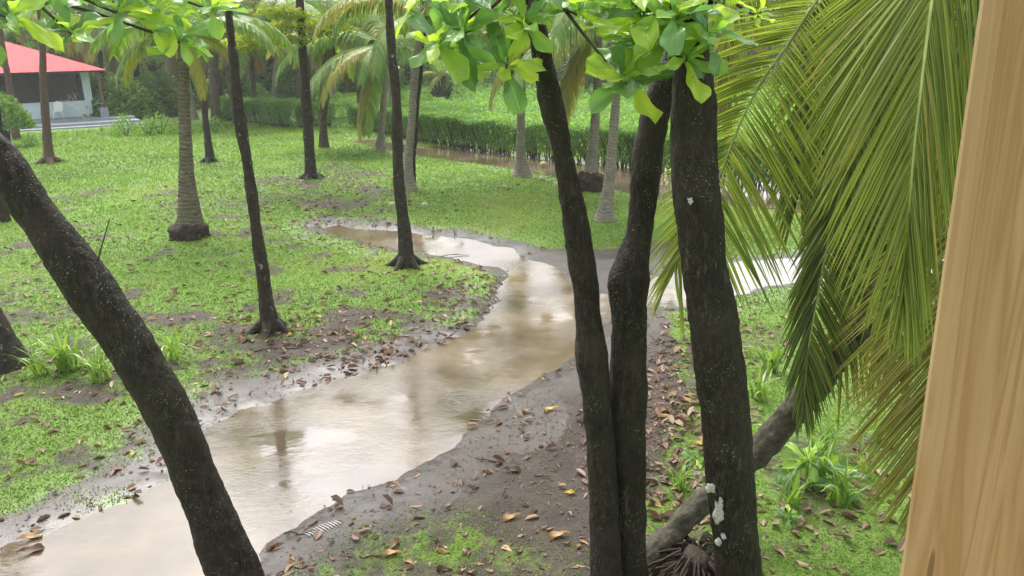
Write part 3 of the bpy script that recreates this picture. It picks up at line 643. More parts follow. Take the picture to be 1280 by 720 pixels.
# thick trunk with white patches
pts = px_path([(838,-120,40),(852,-40,42),(860,30,46),(866,100,52),(867,200,61),(877,300,59),(892,400,64),(904,500,63),(913,600,62),(923,700,62),(928,780,68),(930,850,84)], 4.55)
org = (pts[-1][0], pts[-1][1], 0)
t3 = thing('almond_tree', 'thickest dark trunk right of the twin stems with white lichen patches near its foot', 'tree', org)
trunk_mesh(pts, 430, 76, barkdisp(.007, 6)).build('trunk', M['bark'], t3, org, True)
def lichen(px, py, w_, h_, Y, parent, org):
    c, tt = PY(px, py, Y); s = tt/FPX; n = 40; a = np.linspace(0, 2*math.pi, n, endpoint=False)
    rr = 1+.9*fbm(np.cos(a)*2.6+px, np.sin(a)*2.6+py, o=4, s=2)
    v = np.c_[np.cos(a)*rr*w_*s/2, np.zeros(n), np.sin(a)*rr*h_*s/2]
    mb = MB(); V = np.vstack([v+c, v*.8+c+[0, -.002, 0], [c+[0, -.0025, 0]], v+c+[0, .03, 0]]); k = (np.arange(n)+1) % n; j = np.arange(n)
    mb.add(V, np.vstack([np.c_[j, k, n+k, n+j], np.c_[n+j, n+k, np.full(n, 2*n), np.full(n, -1)], np.c_[2*n+1+j, 2*n+1+k, k, j]]))
    mb.build('lichen_patch', M['lichen'], parent, org, True)
for px, py, w_, h_ in [(898,642,12,26),(889,612,10,9),(905,672,5,6),(899,679,6,9),(902,627,3,6)]:
    c, tt = PY(px, py, 4.55); cx = np.interp(py, [600, 700], [913, 923]); off = (px-cx)/31
    lichen(px, py, w_, h_, 4.55-.175*math.sqrt(max(.05, 1-off*off))-.004, t3, org)
lichen(864, 252, 5, 7, 4.55-.18, t3, org)

# small dark trunk foot at the left edge
def stub(name, lb, pts_px, Y, mat, cat='tree', flare=0, **k):
    pts = px_path(pts_px, Y); org = (pts[-1][0], pts[-1][1], 0)
    t = thing('tree_stump' if name is None else name, lb, cat, org)
    trunk_mesh(pts, 90, 30, barkdisp(.02, 31, .03)).build('trunk', M[mat], t, org, True); return t, org
Yb = G(12, 462)[1]
t, org = stub('almond_tree', 'dark tree foot at the left edge beside the strap leaf tufts', [(-120,150,34),(-60,330,40),(-22,395,46),(-4,440,62),(6,470,84)], Yb, 'bark_dark')
Yb = G(5, 280)[1]
t, org = stub('almond_tree', 'thin dark tree standing just behind the leaning trunk at the far left', [(-22,-40,13),(-14,60,14),(-4,170,15),(2,260,17),(4,284,26)], Yb, 'bark_dark')

# ------------------------------------------------------------------ slim mid-ground trees
def slim(lb, pxs, mat='bark_dark', crown=True, cz=6.5, crad=1.8, seed=0, flare=.5, rootw=0, cmat='almond_far', nb=6, group=None):
    bx, by = pxs[-1][:2]; Yb = G(bx, by)[1]
    pts = px_path(pxs, Yb); 
    b = pts[-1].copy(); b[2] = -.15; pts = np.vstack([pts, b])
    top = pts[0].copy(); d = pts[0]-pts[1]; 
    ext = top.copy(); ext[:3] = top[:3]+(d[:3]/np.linalg.norm(d[:3]))*max(.3, cz-top[2]); ext[3] = top[3]*.7
    pts = np.vstack([ext, pts]); org = (b[0], b[1], 0)
    t = thing('almond_tree', lb, 'tree', org, group)
    wv = crs(pts, 110); wv[:, 0] += .03*vn(wv[:, 2]*1.3, wv[:, 2]*0+seed, s=seed); wv[:, 3] *= 1+.08*vn(wv[:, 2]*3, wv[:, 2]*0, s=seed+3)
    mb = trunk_mesh(wv, 200, 22, barkdisp(.008, seed+60, .012), flare)
    mb.build('trunk', M[mat], t, org, True)
    if flare:
        rt_ = MB()
        for k in range(5):
            a = k*1.26+seed; rb = pts[-2][3]
            e = np.array([b[0]+math.cos(a)*rb*3.4, b[1]+math.sin(a)*rb*3.4, -.02]); s_ = np.array([b[0]+math.cos(a)*rb*.5, b[1]+math.sin(a)*rb*.5, .2])
            rt_.tube(crs([s_, (s_+e)/2-[0, 0, .05], e], 7), np.linspace(rb*.55, rb*.15, 7), 7)
        rt_.build('roots', M[mat], t, org, True)
    if crown: high_crown(t, None, ext[:3], crad, M[cmat], nb, seed, org)
    return t, org, pts
T5 = slim('slim dark trunk in the left middle of the lawn, nearest to the far stream bank', [(284,0,11),(291,60,12),(299,140,15),(310,220,14),(321,300,16),(330,370,18),(336,400,21),(338,418,26)], seed=1, flare=.35, cz=7)
T6 = slim('slim dark trunk between the brown leaf patch and the hedge', [(375,0,10),(379,60,11),(384,130,13),(388,190,14),(390,226,17)], seed=2, crown=True, cz=6.5, flare=.25)
T7 = slim('slim dark trunk whose foot stands at the tip of the side stream', [(486,0,11),(490,70,12),(496,160,14),(502,250,16),(506,300,18),(508,334,21)], seed=3, flare=.25, cz=7)
T1 = slim('thin brown tree standing on the lawn in front of the red roofed house', [(48,-10,7),(52,40,8),(54,90,9),(56,140,10),(61,190,12),(63,205,17)], mat='bark_red', seed=4, cz=6, crad=1.4, flare=.3)
T2 = slim('slender reddish tree beside the bush at the left end of the porch', [(0,30,6),(8,85,7),(14,120,8),(19,160,9),(22,176,11)], mat='bark_red', seed=5, cz=6, crad=1.2, flare=0)
T4 = slim('thin straight sapling just right of the ringed palm with a root ball', [(252,95,7),(255,130,8),(259,170,9),(263,205,13)], seed=6, crown=False, cz=3.5, flare=.2)
T17 = slim('slender grey tree behind the porch plants', [(170,60,6),(171,100,7),(172,142,10)], seed=8, crown=False, cz=5, flare=.2)
TX = slim('dark upper trunk rising behind the leaf cluster left of the twin stems', [(531,-10,7),(529,30,7),(524,110,6),(519,180,5),(516,236,7)], seed=9, crown=True, cz=6, crad=1.4, flare=0)
# yellow-green layered branch on the trunk before the hedge
t, org, pts = T6; mb = MB(); lf = MB()
for (a, b_, k) in [((383, 35), (300, 38), 6), ((383, 50), (318, 55), 5), ((383, 22), (335, 14), 4), ((385, 30), (428, 38), 4), ((384, 55), (425, 20), 3), ((320, 42), (292, 60), 3)]:
    pa, pb = PY(*a, pts[-1][1])[0], PY(*b_, pts[-1][1]-1.2)[0]
    p = add_twigs(mb, pa, pb, .03, -.05, 10); crown_stuff(lf, p[2:], 62, .5, .17, .55, .32)
mb.build('branches', M['bark_dark'], t, org, True); lf.build('leaf_sprays', M['yellow_crown'], t, org)

# ------------------------------------------------------------------ palms
def frond_mesh(th0, bend, n=58, mat='frond', L=3.6, ll=.95, droop=.8, seed=0, lod=3, brown=0.0):
    rr = np.random.default_rng(seed); s = np.linspace(0, 1, 26)
    th = R(th0)-R(bend)*s**1.3; ds = L/25
    p = np.zeros((26, 3)); p[1:, 0] = np.cumsum(np.cos(th[:-1])*ds); p[1:, 2] = np.cumsum(np.sin(th[:-1])*ds)
    p[:, 1] = .12*np.sin(s*2.2+seed)*L*.3
    rb = MB(); rb.tube(p, np.interp(s, [0, .15, 1], [.045, .02, .004]), 6, rnd=.5)
    lf = MB()
    for sd_ in (-1, 1):
        for t in np.linspace(.13, .995, n):
            k = t*25; i0 = min(24, int(k)); b = p[i0]+(p[i0+1]-p[i0])*(k-i0)
            T = np.array([math.cos(th[i0]), 0, math.sin(th[i0])]); l = ll*math.sin(math.pi*(.15+.8*t))**.6*rr.uniform(.85, 1.1)
            side = np.array([0, sd_, 0.]); d0 = side*.85+T*(.35+.5*t)+np.array([0, 0, .15]); d0 /= np.linalg.norm(d0)
            g_ = np.array([0, 0, -1.])*droop*rr.uniform(.7, 1.25); pr = b; w_ = .06; vs = []
            for a in range(lod+1):
                f = a/lod; dd = d0*(1-f*.75)+g_*f; dd /= np.linalg.norm(dd)
                if a: pr = pr+dd*l/lod
                wv = np.cross(dd, side+np.array([.01, 0, .3])); wv = T-dd*(T@dd); wv /= np.linalg.norm(wv)+1e-9
                ww = w_*[1, 1.05, .75, .06][min(3, int(round(f*3)))]*.5
                vs += [pr-wv*ww, pr+wv*ww]
            q = [[2*a, 2*a+1, 2*a+3, 2*a+2] for a in range(lod)]
            lf.add(vs, q, np.clip(rr.normal(.5, .22)+brown*t, 0, 1))
    return rb.mesh('midrib', M['midrib'] if mat not in ('frond_dead',) else M['midrib_brown'], smooth=True), lf.mesh('leaflets', M[mat])
KINDS = {'up': (65, 75), 'mid': (35, 105), 'low': (5, 95), 'hang': (-50, 45)}
FM = {}
def fmesh(kind, mat):
    if (kind, mat) not in FM:
        a, b = KINDS[kind]; FM[(kind, mat)] = frond_mesh(a, b, mat=mat, seed=len(FM), n=46 if kind != 'mid' else 54, droop=.75 if mat != 'frond_dead' else 1.4)
    return FM[(kind, mat)]
def put_frond(parent, loc, kind, mat, az_, sc):
    rb, lf = fmesh(kind, mat); e = inst(rb, 'frond', loc, (random.uniform(-.15, .15), 0, az_), sc, parent)
    inst(lf, 'leaflets', (0, 0, 0), parent=e); return e
def palm(lb, pxs, mat='palm', fronds=None, crownat=None, nf=13, fs=1.0, ballw=0, seed=0, dead=0, Yb=None, tilt=.0, fm='frond', group=None, name='coconut_palm', ringr=.02):
    rr = random.Random(seed)
    bx, by = pxs[-1][:2]; Yb = Yb or G(bx, by)[1]
    pts = px_path(pxs, Yb); b = pts[-1].copy(); b[2] = -.15; pts = np.vstack([pts, b]); org = (b[0], b[1], 0)
    if crownat is not None:
        c = PY(*crownat, Yb)[0]; pts = np.vstack([[*c, pts[0][3]*.9], pts])
    c = pts[0][:3]
    t = thing(name, lb, 'palm tree', org, group)
    def ring(th, L, p): return .012*np.abs(((L*11+.4*vn(p[..., 0]*5, p[..., 1]*5, p[..., 2]*2)) % 1)-.5)*2*.7+.010*fbm(p[..., 0]*9, p[..., 1]*9, p[..., 2]*6, 3, seed)
    trunk_mesh(pts, 150, 20, ring, .25).build('trunk', M[mat], t, org, True)
    if ballw:
        rb = MB(); p0, tt = PY(bx, by, Yb); rw = ballw*tt/FPX/2
        prof = [(.0, 1.0), (.25, 1.02), (.5, .95), (.75, .80), (.98, .3)]
        pth = np.array([[b[0], b[1], z*rw*1.6-.15] for z, _ in prof]); rb.tube(crs(np.c_[pth, [q[1]*rw for q in prof]], 16)[:, :3], crs(np.c_[pth, [q[1]*rw for q in prof]], 16)[:, 3], 40, lambda th, L, p: rw*.32*fbm(np.cos(th)*5, np.sin(th)*5, L*7, 4, seed)+rw*.07*np.abs(np.sin(th*17+L*6)))
        rb.build('root_ball', M['roots'], t, org, True)
    lc = c-np.array(org)
    if fronds is None:
        for k in range(nf):
            kind = ['up', 'mid', 'mid', 'low', 'mid', 'low'][k % 6]
            m_ = fm if rr.random() > .14 else 'frond_yellow'
            put_frond(t, lc, kind, m_, k*2.4+rr.uniform(-.3, .3)+seed, fs*rr.uniform(.85, 1.1))
    else:
        for (azd, kind, m_, s) in fronds: put_frond(t, lc, kind, m_, R(azd), s)
    for k in range(dead): put_frond(t, lc, 'hang', 'frond_dead', k*2.1+seed, fs*.6)
    return t, org, c
palm('grey ringed palm with a dark bulging root ball on the left lawn', [(229,70,12),(230,120,13),(232,180,15),(233,215,18),(235,245,23),(237,268,28),(238,285,34),(238,300,38)], crownat=(228,45), ballw=47, seed=1,
     fronds=[(195,'mid','frond',.55),(176,'low','frond_yellow',.5),(205,'low','frond',.5),(-30,'hang','frond_yellow',.36),(-12,'mid','frond',.62),(20,'mid','frond',.7),(60,'up','frond',.8),(100,'mid','frond',.8),(140,'up','frond',.8),(190,'up','frond',.7),(-60,'up','frond',.7),(-8,'low','frond_yellow',.4),(150,'mid','frond',.7)])
palm('pale grey palm with a smooth flared foot before the hedge, left of the twin stems', [(651,80,9),(651,110,10),(651,150,10),(651,185,11),(652,208,17),(652,221,25)], mat='palm_grey', crownat=(652,-20), ballw=0, seed=2, nf=12, fs=1.0)
palm('palm with a dark root mound standing at the channel right of the left stem', [(747,110,11),(744,150,11),(741,190,13),(738,222,19),(737,238,24)], mat='palm_grey', crownat=(748,30), ballw=40, seed=3, fs=1.0,
     fronds=[(188,'low','frond_yellow',.95),(205,'low','frond',.95),(170,'mid','frond',1),(225,'low','frond_yellow',.8),(0,'mid','frond',1),(30,'mid','frond',1),(60,'up','frond',1),(110,'up','frond',1),(150,'up','frond',1),(300,'low','frond',1),(330,'mid','frond',1),(200,'hang','frond_yellow',.95),(220,'hang','frond_yellow',.85),(190,'low','frond_yellow',1.1)])
palm('leaning grey palm nearest behind the gap between the two dark trees', [(771,110,10),(768,150,11),(764,200,12),(760,240,15),(757,265,20),(756,278,26)], mat='palm_grey', crownat=(778,20), seed=4, nf=11, fs=.9)
palm('palm with mossy spreading roots right behind the slim trunk by the side stream', [(517,110,9),(515,150,9),(511,190,10),(511,222,12),(513,240,19)], mat='palm_grey', crownat=(528,20), ballw=0, seed=5, nf=10, fs=.85)
palm('small palm with one big drooping yellow-tipped frond in front of the hedge', [(482,75,7),(480,120,8),(477,160,8),(475,190,13)], mat='palm_grey', crownat=(482,58), seed=6,
     fronds=[(196,'low','frond',1.15),(206,'hang','frond_yellow',1.0),(222,'low','frond_yellow',1.05),(240,'hang','frond',.95),(212,'low','frond',1.2),(185,'mid','frond',1.1),(160,'mid','frond',1),(10,'low','frond',.75),(340,'mid','frond',.9),(60,'up','frond',1),(120,'up','frond',1),(250,'low','frond',.7),(205,'low','frond',.9)])
palm('brown shaggy palm with hanging dead fronds left of the drooping frond', [(410,80,15),(407,110,13),(404,150,9),(405,186,12)], mat='palm_dark', crownat=(412,55), seed=7, nf=11, fs=.85, dead=4)
palm('pair-like dark palm with a root foot behind the thin sapling', [(266,60,10),(268,100,10),(270,150,12),(272,160,20)], mat='palm_dark', crownat=(266,20), seed=8, nf=11, fs=.9, dead=3)
palm('pale palm trunk in the gap between the hedges left of the ringed palm', [(210,60,8),(211,100,8),(212,145,9)], mat='palm_grey', crownat=(209,20), seed=9, nf=10, fs=.9)
palm('palm rising behind the hedge left of the slim dark trunk', [(347,70,7),(345,100,9),(346,128,11)], mat='palm_grey', crownat=(347,30), seed=10, nf=10, fs=.95, dead=3)
palm('palm trunk behind the hedge right of the drooping frond', [(462,60,7),(463,100,8),(463,138,9)], mat='palm_grey', crownat=(462,10), seed=11, nf=10, fs=.9)
# clumps of cut stalks behind the hedge
tb = palm('squat palm of dark cut leaf stalks with yellow fronds behind the hedge', [(553,100,10),(553,120,12),(553,134,14)], mat='palm_dark', crownat=(553,95), seed=12, name='squat_palm',
     fronds=[(195,'mid','frond_yellow',.6),(-10,'mid','frond_yellow',.6),(80,'up','frond',.7),(230,'low','frond_yellow',.45),(300,'mid','frond',.6),(150,'up','frond',.7),(30,'up','frond',.7),(260,'up','frond',.7)])
t, org, c = tb
for k in range(13):
    a = k*2.4; mb = MB(); e = np.array([math.cos(a)*.75, math.sin(a)*.4, 1.25+.3*math.sin(k)]); s_ = np.array([math.cos(a)*.2, math.sin(a)*.15, .0])
    mb.tube(crs([s_, (s_+e)/2-[math.cos(a)*.12, 0, 0], e], 6), [.09, .085, .08, .07, .065, .055], 7); mb.build('cut_stalk', M['palm_dark'], t, smooth=True)

# leaning palm on the right, its log-like trunk and the near fronds
LP = [(802,708,6.05,38),(832,674,6.1,38),(868,638,6.15,38),(905,606,6.2,39),(945,566,6.2,42),(985,522,6.1,42),(1025,474,5.9,42),(1062,426,5.7,42),(1105,365,5.5,40),(1160,270,5.3,40),(1220,120,5.2,44),(1250,-20,5.15,42),(1262,-130,5.1,42)]
pts = np.array([[*P(a, b, d), w_*d/FPX/2*.78] for a, b, d, w_ in LP]); org = (pts[0][0], pts[0][1], 0)
t4 = thing('coconut_palm', 'leaning palm behind the white patched trunk whose green fronds hang over the right side', 'palm tree', org)
trunk_mesh(pts, 260, 48, lambda th, L, p: .004*np.abs(((L*9+.5*vn(p[..., 0]*5, p[..., 1]*5, p[..., 2]*5)) % 1)-.5)*2+.034*fbm(p[..., 0]*7, p[..., 1]*7, p[..., 2]*7, 5, 7)+.012*fbm(p[..., 0]*40, p[..., 1]*40, p[..., 2]*40, 2, 8)).build('trunk', M['log'], t4, org, True)
rb = MB(); bc = P(870, 712, 5.95); bc[2] = 0
for k in range(150):
    a = rng.uniform(0, 6.28); l = rng.uniform(.2, .62); h0 = rng.uniform(.03, .24)
    s_ = bc+np.array([math.cos(a)*.12, math.sin(a)*.12, h0]); e = bc+np.array([math.cos(a)*l, math.sin(a)*l, -.02])
    rb.tube(crs([s_, (s_*.5+e*.5)+[0, 0, .05], e], 6), [.011, .010, .009, .008, .007, .005], 5)
rb.build('root_fibres', M['roots'], t4, org, True)
rb = MB(); mm = np.array([[bc[0], bc[1], -.05], [bc[0], bc[1], .1], [bc[0]+.02, bc[1]+.03, .1], [bc[0]+.04, bc[1]+.06, .14]])
rb.tube(crs(mm, 14), np.linspace(.26, .06, 14), 32, lambda th, L, p: .05*fbm(p[..., 0]*9, p[..., 1]*9, p[..., 2]*7, 4, 3)); rb.build('root_mass', M['roots'], t4, org, True)
hubP = P(1262, -130, 5.1)

def leaflet(mb, b, tip, ctrl, w_, rnd, tw, seg=6):
    f = np.linspace(0, 1, seg+1)[:, None]
    p = b*(1-f)**2+ctrl*2*f*(1-f)+tip*f*f
    d = np.gradient(p, axis=0); d /= np.linalg.norm(d, axis=1, keepdims=True)
    vw = p-CAM; vw /= np.linalg.norm(vw, axis=1, keepdims=True)
    s_ = np.cross(d, vw); s_ /= np.linalg.norm(s_, axis=1, keepdims=True)+1e-9
    s_ = s_*math.cos(tw)+np.cross(d, s_)*math.sin(tw)
    n_ = np.cross(s_, d)
    pw = np.interp(f[:, 0], [0, .06, .25, .6, .85, 1], [.35, .75, 1, .8, .42, .03])[:, None]*w_/2
    v = np.stack([p-s_*pw+n_*pw*.5, p, p+s_*pw+n_*pw*.5], 1).reshape(-1, 3)
    q = []
    for a in range(seg): q += [[3*a, 3*a+1, 3*a+4, 3*a+3], [3*a+1, 3*a+2, 3*a+5, 3*a+4]]
    mb.add(v, q, rnd, np.tile([[-1., 0], [0, .5], [1, 0]], (seg+1, 1)))
def near_frond(rach, left, right, n, mat, rib='midrib', w_=.03, indiv=False, seed=0, stalk=.014, t0=0, jit=1.0, sag=.06, yellow=0):
    rr = np.random.default_rng(seed)
    pr = np.array([[*P(a, b, d)] for a, b, d in rach]); path = crs(pr, 60)
    px = crs(np.array(rach, float), 60)
    fr = MB(); fr.tube(path, np.linspace(stalk, stalk*.3, 60), 8); e = fr.build('frond', M[rib], t4, org, True)
    allm = MB()
    for sd_, tab in ((-1, left), (1, right)):
        if tab is None: continue
        tab = np.array(tab, float)
        for k in range(n):
            t = t0+(1-t0)*(k+rr.uniform(.2, .8))/n
            q = t*59; i0 = min(58, int(q)); b = path[i0]+(path[i0+1]-path[i0])*(q-i0); bp = px[i0]+(px[i0+1]-px[i0])*(q-i0)
            ang = np.interp(t, tab[:, 0], tab[:, 1])+rr.normal(0, 2.2*jit); l = np.interp(t, tab[:, 0], tab[:, 2])*rr.uniform(.86, 1.08)
            if rr.random() < .05: l *= rr.uniform(.4, .8)
            dd = np.interp(t, tab[:, 0], tab[:, 3])+rr.normal(0, .05)
            a = R(ang); tp = (bp[0]+math.cos(a)*l, bp[1]+math.sin(a)*l)
            tip = P(tp[0], tp[1], bp[2]+dd)
            mid = (b+tip)/2; dirv = tip-b; ctrl = mid+np.array([0, 0, sag*np.linalg.norm(dirv)])+rr.normal(0, .012, 3)
            mb = MB() if indiv else allm
            leaflet(mb, b, tip, ctrl, w_*rr.uniform(.85, 1.1), float(np.clip(rr.beta(2, 2.4)+yellow*t+(rr.random() < .05)*.4, 0, 1)), rr.normal(sd_*.45, .3))
            if indiv: mb.build('leaflet', M[mat], e, org)
    if not indiv: allm.build('leaflets', M[mat], e, org, kind='stuff')
    return e
# angles in the photo plane, degrees: 90 = straight down, 180 = left; tables (t, angle, length px, depth change)
near_frond([(1262,-130,5.1),(1215,-90,4.6),(1176,-60,4.3),(1165,0,4.2),(1157,60,4.15),(1150,120,4.1),(1143,180,4.1),(1138,240,4.1),(1134,300,4.15),(1131,345,4.2),(1129,385,4.25)],
           [(0,165,120,0),(.25,150,190,-.1),(.45,134,205,-.1),(.6,128,195,0),(.75,119,165,0),(.9,106,120,0),(1,94,60,0)],
           [(0,30,120,0),(.25,72,190,0),(.5,77,190,0),(.7,80,170,0),(.9,82,130,0),(1,86,70,0)], 126, 'frond_near', w_=.022, indiv=True, seed=1, t0=.08)
near_frond([(1262,-130,5.1),(1180,-150,5.2),(1100,-90,5.4),(1022,0,5.6),(985,55,5.7),(950,105,5.8),(925,155,5.85),(905,205,5.9),(885,255,5.95),(862,300,6.0),(842,330,6.0)],
           [(0,215,130,0),(.35,168,160,0),(.55,152,130,.1),(.75,143,125,.1),(.9,128,120,.1),(1,112,80,.1)],
           [(0,60,140,0),(.3,66,190,0),(.5,68,205,0),(.7,66,195,0),(.85,68,170,0),(1,88,110,0)], 124, 'frond_near', w_=.025, indiv=False, seed=2, t0=.2)
near_frond([(1262,-130,5.1),(1160,20,5.3),(1085,150,5.4),(1050,240,5.45),(1033,310,5.5),(1020,380,5.5),(1011,430,5.5),(1007,470,5.5),(1004,505,5.5)],
           [(0,150,110,0),(.4,130,110,0),(.6,119,130,0),(.8,113,115,0),(1,98,50,0)],
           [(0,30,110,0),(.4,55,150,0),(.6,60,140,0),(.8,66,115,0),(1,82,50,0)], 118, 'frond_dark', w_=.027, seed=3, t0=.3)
near_frond([(1262,-130,5.1),(1300,40,4.9),(1268,170,4.75),(1232,310,4.7),(1212,430,4.65),(1192,540,4.65),(1176,640,4.7)],
           [(0,160,160,0),(.35,148,225,0),(.5,140,250,0),(.7,134,230,0),(.85,128,165,0),(1,112,60,0)],
           [(0,60,160,0),(.5,80,160,0),(1,90,70,0)], 135, 'frond_olive', w_=.027, seed=4, t0=.42, sag=.02)
near_frond([(1262,-130,5.1),(1300,-100,4.8),(1245,-60,4.7),(1212,-10,4.7),(1200,60,4.7),(1195,130,4.75),(1190,190,4.8)],
           [(0,110,170,0),(.5,104,200,0),(1,95,120,0)], [(0,60,170,0),(.5,84,200,0),(1,88,130,0)], 60, 'frond_near', w_=.034, seed=5, t0=.1)
near_frond([(1262,-130,5.1),(1190,-60,5.7),(1110,30,6.0),(1070,110,6.1),(1060,190,6.1),(1075,270,6.1),(1090,330,6.1)],
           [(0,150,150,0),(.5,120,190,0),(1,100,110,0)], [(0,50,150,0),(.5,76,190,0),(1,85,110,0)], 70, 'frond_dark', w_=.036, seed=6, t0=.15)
near_frond([(1262,-130,5.1),(1240,40,5.5),(1200,180,5.6),(1150,280,5.7),(1095,360,5.7),(1050,430,5.7)],
           [(0,165,120,0),(.5,155,150,0),(1,135,90,0)], [(0,60,150,0),(.5,72,200,0),(1,88,110,0)], 70, 'frond_olive', 'midrib_brown', w_=.03, seed=7, t0=.2, yellow=.3)
near_frond([(1262,-130,5.1),(1150,-160,6.2),(1020,-120,7.2),(950,-50,7.6),(920,10,7.8),(905,70,7.9),(900,130,7.9)],
           [(0,170,120,0),(.6,120,110,0),(1,98,70,0)], [(0,60,120,0),(.6,72,120,0),(1,86,70,0)], 66, 'frond_olive', w_=.036, seed=8, t0=.3)
near_frond([(1262,-130,5.1),(1230,60,6.0),(1170,200,6.2),(1120,300,6.3),(1085,380,6.3)],
           [(0,150,130,0),(.6,125,150,0),(1,105,90,0)], [(0,40,130,0),(.6,62,150,0),(1,80,90,0)], 60, 'frond_dark', 'midrib_brown', w_=.034, seed=9, t0=.2)

near_frond([(1262,-130,5.1),(1190,-150,5.9),(1110,-60,6.4),(1060,20,6.5),(1030,90,6.6),(1010,170,6.6),(1000,240,6.6)],
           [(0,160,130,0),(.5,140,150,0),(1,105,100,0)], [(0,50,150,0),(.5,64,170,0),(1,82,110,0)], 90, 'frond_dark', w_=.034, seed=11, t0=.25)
near_frond([(1262,-130,5.1),(1230,-60,5.6),(1150,60,5.8),(1110,160,5.9),(1100,260,5.9),(1110,350,5.9),(1125,430,5.9)],
           [(0,160,130,0),(.5,128,190,0),(1,102,110,0)], [(0,50,150,0),(.5,66,170,0),(1,84,110,0)], 90, 'frond_olive', w_=.03, seed=12, t0=.25)
near_frond([(1262,-130,5.1),(1180,-100,5.3),(1120,-50,5.3),(1092,10,5.3),(1078,80,5.3),(1070,150,5.35),(1064,215,5.4)],
           [(0,160,120,0),(.5,132,150,0),(1,104,100,0)], [(0,50,130,0),(.5,72,150,0),(1,86,100,0)], 80, 'frond_near', w_=.03, seed=13, t0=.3)

# ------------------------------------------------------------------ plants on the ground
def blade_mesh(L, bend, wd, seed):
    rr = np.random.default_rng(seed); n = 7; f = np.linspace(0, 1, n+1); th = R(78)-R(bend)*f**1.2
    x = np.r_[0, np.cumsum(np.cos(th[:-1])*L/n)]; z = np.r_[0, np.cumsum(np.sin(th[:-1])*L/n)]
    pw = np.interp(f, [0, .2, .7, 1], [.6, 1, .8, .04])*wd/2
    v = np.stack([np.c_[x, -pw, z+pw*.4], np.c_[x, 0*x, z], np.c_[x, pw, z+pw*.4]], 1).reshape(-1, 3); q = []
    for a in range(n): q += [[3*a, 3*a+1, 3*a+4, 3*a+3], [3*a+1, 3*a+2, 3*a+5, 3*a+4]]
    m = MB(); m.add(v, q, rr.uniform(.2, .9)); return m.mesh('leaf', M['strap'], smooth=True)
bl = [blade_mesh(.55, b, .03, s) for s, b in enumerate((30, 60, 85, 110, 130, 75))]
def strap_plant(px, py, n, s, lb, group=None, seed=0, wmul=1):
    s *= 1.2; n = int(n*1.25); x, y = G(px, py); rr = random.Random(seed+px); z = float(gh(np.array([x]), np.array([y]))[0])
    t = thing('strap_leaf_plant', lb, 'plant', (x, y, z), group)
    for k in range(n):
        inst(rr.choice(bl), 'leaf', (rr.uniform(-.05, .05)*s*1.6, rr.uniform(-.05, .05)*s*1.6, -.02), (rr.uniform(-.2, .2), rr.uniform(-.25, .2), rr.uniform(0, 6.28)), tuple(s*rr.uniform(.6, 1.15)*c for c in (1, wmul, 1)), t)
for a in [(88,468,34,1.1,'largest tuft of strap leaves left of the leaning trunk'),(55,474,16,.85,'small strap leaf tuft beside the dark tree foot at the left edge'),(128,480,20,.9,'strap leaf tuft almost touching the leaning trunk on its left'),(214,452,12,.95,'sparse tall tuft just right of the leaning trunk'),
          (965,470,22,.9,'tall strap leaf clump directly right of the white patched trunk'),(950,505,16,.75,'strap leaf tuft in the crook above the leaning palm trunk'),(985,425,14,.6,'short strap tuft on the bright grass between the fronds'),(850,618,16,.6,'strap leaf tuft between the twin stems and the white patched trunk'),
          (985,640,14,.7,'strap leaf tuft at the foot of the leaning palm trunk'),(1018,610,24,.85,'broad clump of strap leaves under the hanging fronds'),(1050,636,18,.7,'dark lower strap clump on the moss under the fronds'),(1075,600,14,.7,'strap tuft nearest to the wooden post'),(1030,570,18,.9,'upright strap clump behind the broad clump'),(968,560,12,.6,'small strap tuft touching the leaning palm trunk from the right'),(940,450,10,.5,'tiny strap tuft at the right edge of the white patched trunk'),(1100,560,14,.8,'strap tuft behind the lowest fronds')]:
    strap_plant(*a)
# broad leaved seedlings
def seedling(px, py, n, s, lb, hgt=.35):
    x, y = G(px, py); t = thing('broad_leaf_plant', lb, 'plant', (x, y, 0)); mb = MB(); mb.tube([[0, 0, -.03], [.01, 0, hgt*.5], [.0, .01, hgt]], [.008, .007, .005], 6); mb.build('stem', M['stem'], t, smooth=True)
    rosette(t, (0, 0, 0), (0, 0, hgt), (0, -.2, 1), n, s, -20, 35)
seedling(1008, 612, 7, .3, 'broad leaved seedling with a yellowing leaf beside the leaning palm', .3)
seedling(1045, 625, 6, .26, 'low broad leaved seedling right of the yellowing one', .2)
seedling(985, 660, 7, .16, 'small palmate seedling on the moss at the foot of the white patched trunk', .12)
seedling(868, 585, 6, .14, 'small green seedling in the brown litter behind the dark trunks', .1)

def bush_mesh(n, rx, ry, h, L, mat, seed, asp=.5, flatb=.15):
    rr = np.random.default_rng(seed); d = rr.normal(size=(n, 3)); d[:, 2] = np.abs(d[:, 2]); d /= np.linalg.norm(d, axis=1, keepdims=True)
    k = rr.uniform(.35, 1, n)**.4; lump = 1+.28*fbm(d[:, 0]*2.5, d[:, 1]*2.5, d[:, 2]*2.5, 3, seed)
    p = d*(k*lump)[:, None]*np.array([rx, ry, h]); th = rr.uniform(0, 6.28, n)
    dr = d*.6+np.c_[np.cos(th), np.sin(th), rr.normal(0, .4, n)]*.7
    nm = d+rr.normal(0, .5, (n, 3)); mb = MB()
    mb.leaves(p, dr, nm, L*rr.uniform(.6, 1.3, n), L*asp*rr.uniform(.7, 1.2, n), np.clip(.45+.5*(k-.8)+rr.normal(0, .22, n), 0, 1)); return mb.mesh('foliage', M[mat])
bm = {m: bush_mesh(230, .36, .36, .55, .10, m, 3) for m in ('hedge', 'cover')}
stm = MB()
for k in range(7):
    a = k*.9; stm.tube([[0, 0, -.03], [math.cos(a)*.1, math.sin(a)*.1, .2], [math.cos(a)*.28, math.sin(a)*.28, .48]], [.012, .01, .005], 5)
